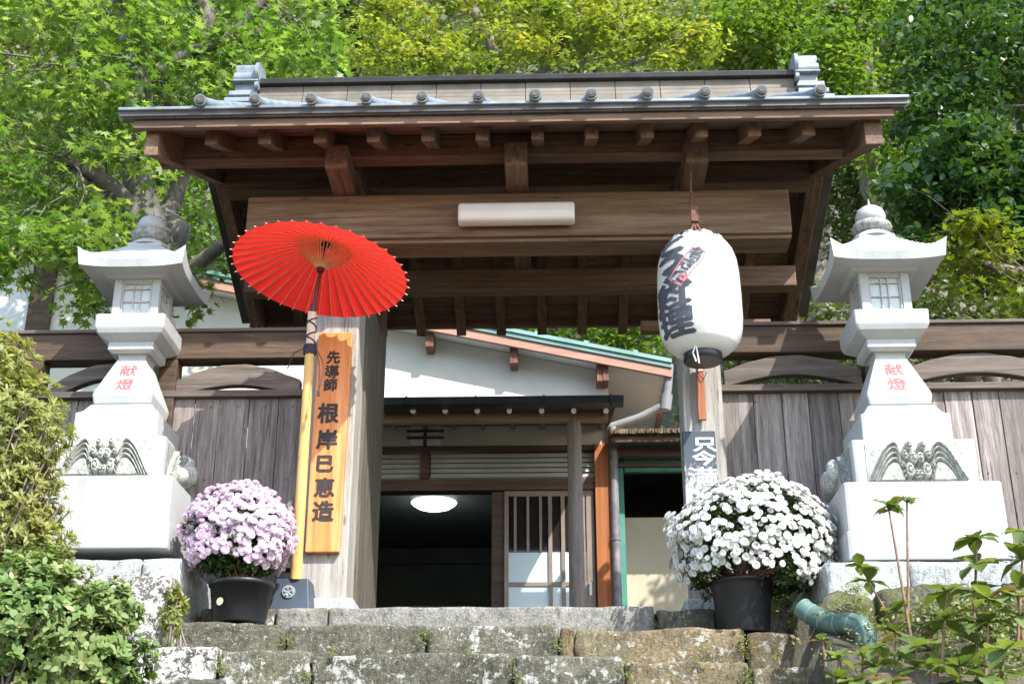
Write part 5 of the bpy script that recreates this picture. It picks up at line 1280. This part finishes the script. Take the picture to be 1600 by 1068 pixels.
# ---- hydrangea shoots
def hydr(label, px, py, Yh, pbx, pby, whorls, size, grp='hydrangea shoots on the right bank', bent=0):
    top = P(px, py, Yh); bot = P(pbx, pby, Yh+.02); t_ = thing('hydrangea_shoot', label, 'plant', bot, grp)
    m = MB(); mid = top.lerp(bot, .5)+Vector((bent, 0, 0)); q = [top.lerp(mid, k/4) for k in range(4)]+[mid.lerp(bot, k/4) for k in range(5)]
    m.tube(q, [.004+.0004*i for i in range(9)], 7); m.build('stem', M['redstem'], t_)
    cs = []; hs = []; us = []; ss = []; 
    for (f, n, s_) in whorls:
        c = top.lerp(bot, f); a0 = random.random()*6.28
        for k in range(n):
            a = a0+2*math.pi*k/n+random.uniform(-.25, .25); el = random.uniform(-.45, .8); h = Vector((math.cos(a), math.sin(a), el)).normalized()
            cs.append(tuple(c)); hs.append(tuple(h)); us.append(tuple((Vector((-math.cos(a)*el, -math.sin(a)*el, 1)).normalized()+Vector((random.uniform(-.2,.2), random.uniform(-.2,.2)-.1, 0))))); ss.append(size*s_*random.uniform(.7, 1.1))
    cs = np.array(cs); U = np.array(us); U /= np.linalg.norm(U, axis=1, keepdims=True); Hh = np.array(hs); Hh -= U*(Hh*U).sum(1, keepdims=True); Hh /= np.linalg.norm(Hh, axis=1, keepdims=True); S_ = np.cross(U, Hh); ss = np.array(ss)
    # each leaf is a small curved grid with a fold and wavy edge
    NU, NV = 4, 7; vs = []; fs = []; rr = []
    prof_ = [0.04, .16, .25, .275, .235, .14, .01]
    for i in range(len(cs)):
        b = len(vs); r_ = random.random()*.9 if random.random() > .07 else 1.; cu = random.uniform(.15, .6)
        for v_ in range(NV):
            tv = v_/(NV-1)
            for u_ in range(NU+1):
                tu = -1+2*u_/NU; w_ = prof_[v_]*tu
                p = cs[i]+ss[i]*(S_[i]*w_+Hh[i]*(tv*(1-.12*tv))+U[i]*(.35*abs(w_)-cu*.45*tv*tv+.02*math.sin(v_*2.3+u_*1.7)))
                vs.append(tuple(p))
        for v_ in range(NV-1):
            for u_ in range(NU): fs.append((b+v_*(NU+1)+u_, b+v_*(NU+1)+u_+1, b+(v_+1)*(NU+1)+u_+1, b+(v_+1)*(NU+1)+u_)); rr.append(r_)
    mk_mesh('leaves', vs, fs, M['m_hydr'], t_, np.array(rr), [True]*len(fs))
    return t_
hydr('tall hydrangea shoot with a drooping whorl standing against the right lantern base', 1388, 790, 5.5, 1424, 1000, [(0, 7, 1.0), (.04, 4, .9)], .105)
hydr('second tall thin hydrangea shoot with browning leaf tips just right of the tallest one', 1417, 778, 5.56, 1420, 1010, [(0, 5, .85), (.03, 4, .9)], .095)
hydr('leafy hydrangea shoot in front of the lantern foundation, left of the tall shoots', 1345, 885, 5.6, 1410, 1000, [(0, 6, 1), (.2, 4, 1)], .11)
hydr('hydrangea shoot with spreading whorls at the right, highest beside the lantern base', 1527, 840, 5.4, 1520, 1010, [(0, 6, 1.0), (.25, 6, 1.1), (.5, 5, 1.1)], .125)
hydr('hydrangea shoot cut by the right edge of the picture', 1600, 830, 5.3, 1590, 1010, [(0, 6, 1.0), (.25, 6, 1.1), (.5, 6, 1.1)], .13)
hydr('hydrangea shoot low in the middle of the right bank', 1480, 925, 5.3, 1470, 1050, [(0, 6, 1.0), (.35, 6, 1.1)], .125)
hydr('broad hydrangea shoot right of the bank middle', 1545, 935, 5.2, 1540, 1060, [(0, 6, 1.1), (.3, 6, 1.1)], .13)
hydr('small pale hydrangea seedling in front of the green pipe', 1285, 1000, 5.5, 1290, 1040, [(0, 5, .9)], .085)
hydr('small hydrangea seedling below the bend of the pipe', 1348, 1025, 5.35, 1346, 1090, [(0, 5, 1)], .09)
hydr('hydrangea shoot at the bottom edge below the small seedlings', 1335, 1062, 5.1, 1330, 1120, [(0, 6, 1.1), (.3, 5, 1)], .11)
hydr('brown-stemmed hydrangea shoot left of the bottom right corner', 1430, 1010, 5.1, 1435, 1090, [(0, 6, 1.1), (.4, 6, 1.1)], .12)
hydr('hydrangea shoot in the bottom right corner', 1570, 1015, 4.9, 1560, 1100, [(0, 6, 1.1), (.4, 6, 1.1)], .125)
hydr('hydrangea shoot at the bottom edge right of the middle of the bank', 1500, 1040, 4.9, 1500, 1110, [(0, 6, 1.1), (.4, 6, 1.1)], .12)
hydr('lowest hydrangea shoot at the bottom edge beside the right steps', 1395, 1062, 4.9, 1400, 1120, [(0, 6, 1.1)], .11)
random.seed(41); DESC = ['nearest the green pipe', 'under the tall shoots', 'with pale new leaves', 'half hidden behind its neighbours', 'with one browned leaf', 'beside the mossy rock', 'close to the right picture edge', 'just above the bottom edge']
for i, (px, py, Y_) in enumerate([(1400, 955, 5.55), (1455, 985, 5.4), (1525, 975, 5.25), (1590, 930, 5.15), (1375, 1010, 5.25), (1465, 1050, 5.0), (1540, 1058, 4.85), (1310, 1030, 5.3)]):
    hydr('low hydrangea shoot '+DESC[[1, 4, 3, 6, 0, 2, 7, 5][i]]+' on the right bank', px, py, Y_, px+random.uniform(-12, 12), py+90, [(0, 7, 1.0), (.35, 6, 1.1)], .105)
# ferns on the mossy rock
fr = thing('fern', 'small pale fern fronds on the mossy rock beside the pipe', 'fern', P(1320, 950, 6.0))
cs = []; hs = []
for k in range(9):
    a = P(1352+random.uniform(-12, 12), 918+random.uniform(-8, 12), 6.0); d = Vector((random.uniform(-1, -.2), random.uniform(-.5, 0), random.uniform(-.3, .25))).normalized()*.17
    for i in range(13):
        f = i/13; p = a+d*f+Vector((0, 0, -.08*f*f)); n_ = d.cross(Vector((0, -.6, 1))).normalized()
        for s in (-1, 1): cs.append(tuple(p)); hs.append(tuple((n_*s+d.normalized()*.4).normalized()*1.0))
V = leafcloud(np.array(cs), np.tile(np.array([[0, -.6, 1.]]), (len(cs), 1))+RNG.normal(size=(len(cs), 3))*.1, np.full(len(cs), .026), NARROW, .1, np.array(hs)*3)
fast_mesh('fronds', V, 0, M['m_azalea'], fr, RNG.random(len(cs))*.8)

# ================= potted chrysanthemums =================
def pot(t_, px0, px1, pyr, pyb, px2, px3, Yc):
    a, b = P(px0, pyr, Yc), P(px1, pyr, Yc); r1 = (b.x-a.x)/2; cx = (a.x+b.x)/2; c_, d_ = P(px2, pyb, Yc), P(px3, pyb, Yc); r0 = (d_.x-c_.x)/2
    z1 = PZ((px0+px1)/2, pyr, Yc-r1); z0 = PZ((px0+px1)/2, pyb, Yc-r0); m = MB()
    m.lathe([(r0*.9, z0+.012), (r0*.97, z0), (r0, z0+.006), (lerp(r0, r1*.955, .90), lerp(z0, z1, .90)), (r1*.955, z1-.022), (r1*.99, z1-.020), (r1*1.0, z1-.004), (r1*.985, z1), (r1*.93, z1), (r1*.90, z1-.03)], (cx, Yc, 0), 56)
    m.build('pot', M['black'], t_); m = MB(); m.lathe([(.001, z1-.032), (r1*.9, z1-.03)], (cx, Yc, 0), 24); m.build('potting_soil', M['soil'], t_)
    return cx, z0, z1, r1
def bloom_mesh(kind, s):
    vs = []; fs = []; sm = []
    if kind == 'pompon':
        rows_ = [(0.15, 6, .62), (.55, 10, .8), (.95, 13, .95), (1.35, 14, 1.0), (1.8, 12, .85)]
    else:
        rows_ = [(.55, 10, .55), (.95, 16, .85), (1.25, 20, 1.0), (1.45, 20, 1.0)]
    for (th, n, L_) in rows_:
        for k in range(n):
            a = 2*math.pi*(k+random.random()*.5)/n; d = Vector((math.sin(th)*math.cos(a), math.sin(th)*math.sin(a), math.cos(th))); sd = Vector((-math.sin(a), math.cos(a), 0)); up = sd.cross(d)
            w_ = .17 if kind == 'pompon' else .15; b = len(vs); base = d*.25
            for (u, l, o) in ((0, .1, 0), (w_, .6, 0), (w_*.7, .95, .06), (-w_*.7, .95, .06), (-w_, .6, 0)): vs.append(tuple((base+d*l*L_*.75+sd*u+up*o-(up*.05 if abs(u) > 0 else Vector()))*s))
            fs.append((b, b+1, b+2, b+3, b+4))
    b = len(vs)   # closed centre
    n = 8
    cz, cr = (.55, .52) if kind == 'pompon' else (.42, .30)
    for i in range(5):
        ph = math.pi*.5*i/4
        for k in range(n): vs.append((cr*math.cos(ph)*math.cos(k*2*math.pi/n)*s, cr*math.cos(ph)*math.sin(k*2*math.pi/n)*s, (cr*math.sin(ph)*.8+cz*.35)*s))
    for i in range(4):
        for k in range(n): fs.append((b+i*n+k, b+i*n+(k+1) % n, b+(i+1)*n+(k+1) % n, b+(i+1)*n+k))
    return vs, fs, [0.]*(b//5)+[1.]*(4*n)
def petal_mat(name, edge, core, tr_):
    t = NT(name); c = t.mix(t.ramp(t.attr(), [(.9, C(0,0,0)), (1, C(1,1,1))]), t.mix(t.ramp(t.noise(t.coord((1,1,1)), 26, 3), [(.4, C(0,0,0)), (.7, C(.6,.6,.6))]), edge, tuple(.72*a+.28*b for a, b in zip(edge[:3], core[:3]))+(1,)), core); t.l(c, t.b.inputs['Base Color']); t.b.inputs['Roughness'].default_value = .6; t.b.inputs['Specular IOR Level'].default_value = .2
    q = t.n("ShaderNodeBsdfTranslucent"); q.inputs[0].default_value = edge; ms = t.n("ShaderNodeMixShader"); ms.inputs[0].default_value = tr_
    t.l(t.b.outputs[0], ms.inputs[1]); t.l(q.outputs[0], ms.inputs[2]); t.l(ms.outputs[0], t.out.inputs[0]); return t.m
def mum(label, potargs, Yc, dome, kind, nb, s, mats, low, loose):
    cx0 = (potargs[0]+potargs[1])/2; p_ = P(cx0, potargs[3], Yc); t_ = thing('potted_chrysanthemum', label, 'potted plant', p_, 'potted chrysanthemums beside the steps')
    cx, z0, z1, r1 = pot(t_, *potargs, Yc)
    (dx, dy, rx, ry) = dome; c = P(dx, dy, Yc); rX = abs(PX(dx+rx, dy, Yc)-c.x); rZ = abs(PZ(dx, dy-ry, Yc)-c.z)
    pts = []; tries = 0
    while len(pts) < nb and tries < nb*60:
        tries += 1; d = Vector((random.gauss(0, 1), random.gauss(0, 1), random.gauss(0, 1))).normalized()
        if d.z < low+.25*noise.noise(d*2.3) or d.y > .55: continue
        k = 1+.09*noise.noise(d*2.2+Vector((dx, 0, 0)))*2+random.uniform(-.09, .05)
        p = c+Vector((d.x*rX*k, d.y*rX*.9*k, d.z*rZ*k))
        if noise.noise(p*7+Vector((dy, 3, 1))) < loose and random.random() < .85: continue
        if any((p-q[0]).length < s*.98 for q in pts[-400:]): continue
        pts.append((p, d))
    pts.sort(key=lambda q: q[0].y); first = None; v0, f0, r0_ = bloom_mesh(kind, s); V0 = np.array(v0)
    for i, (p, d) in enumerate(pts[:100]):
        rot = (d+Vector((random.uniform(-.25, .25), random.uniform(-.25, .25)-.1, .25))).normalized().to_track_quat('Z', 'Y').to_euler()
        if first is None:
            me = bpy.data.meshes.new('blossom'); me.from_pydata(v0, [], f0); a_ = me.attributes.new("rnd", 'FLOAT', 'FACE'); a_.data.foreach_set("value", np.array(r0_, 'f')); me.materials.append(mats); o = bpy.data.objects.new('blossom', me); first = o
        else: o = first.copy()
        COL.objects.link(o); o.parent = t_; o.location = p-org(t_); o.rotation_euler = rot; sc_ = random.uniform(.65, 1.25); o.scale = (sc_, sc_, sc_)
    vs = []; fs = []; rr = []
    for (p, d) in pts[100:]:
        q = (d+Vector((random.uniform(-.25, .25), random.uniform(-.25, .25)-.1, .25))).normalized().to_track_quat('Z', 'Y').to_matrix(); sc_ = random.uniform(.6, 1.25); b = len(vs)
        W_ = (V0*sc_)@np.array(q).T+np.array(tuple(p)); vs += [tuple(x) for x in W_]; fs += [tuple(b+i for i in g_) for g_ in f0]; rr += r0_
    if vs: tag(mk_mesh('blossom_mass', vs, fs, mats, t_, np.array(rr)), kind='stuff')
    cs = []
    for _ in range(620):
        d = Vector((random.gauss(0, 1), random.gauss(0, 1), random.gauss(0, 1))).normalized()
        if d.z < low-.42: continue
        k = random.uniform(.55, .93)
        if d.z < -.05 and abs(c.x+d.x*rX*k-cx) < r1*1.0 and d.y < .2 and c.z+d.z*rZ*k < z1+.06: continue
        cs.append(c+Vector((d.x*rX*k, d.y*rX*.9*k, d.z*rZ*k)))
    V, r = clumps(cs, 26, s*2.2, .9, s*1.15, .3, OVAL, (0, -.2, 1), .8); fast_mesh('foliage', V, 0, M['m_mum'], t_, r)
    m = MB()
    for q in cs[::14]: m.tube([(cx+random.uniform(-.05, .05), Yc+random.uniform(-.05, .05), z1-.03), Vector((cx, Yc, z1)).lerp(q, .5)+Vector((0, 0, -.02)), q], [.006, .004, .003], 5)
    m.build('stems', M['redstem'], t_)
    return t_, pts, cx, z0, z1, r1
mp_, pts_, cx, z0, z1, r1 = mum('black pot of dense pale pink pompon chrysanthemums on the left of the steps', (328, 430, 900, 968, 338, 419), 6.58, (373, 834, 82, 74), 'pompon', 760, .0215,
    petal_mat('pink_petals', C(.80,.66,.77), C(.76,.54,.70), .25), -.62, -.42)
q = P(341, 938, 6.43); m = MB(); d = Vector((q.x-cx, q.y-6.58, 0)).normalized(); pp_ = Vector((cx, 6.58, 0))+d*(r1*.93+.001); m.tube([pp_+Vector((0, 0, q.z)), pp_+d*.003+Vector((0, 0, q.z))], .0195, 18)
m.build('round_sticker', plain('beige_sticker', C(.42,.38,.22), C(.6,.58,.45), 120, .5), mp_)
mum('black pot of spreading white chrysanthemums on the right of the steps', (1108, 1206, 897, 984, 1118, 1199), 6.52, (1176, 853, 127, 103), 'daisy', 1200, .0190,
    petal_mat('white_petals', C(.80,.80,.78), C(.66,.64,.34), .25), -.50, -.42)
m = None
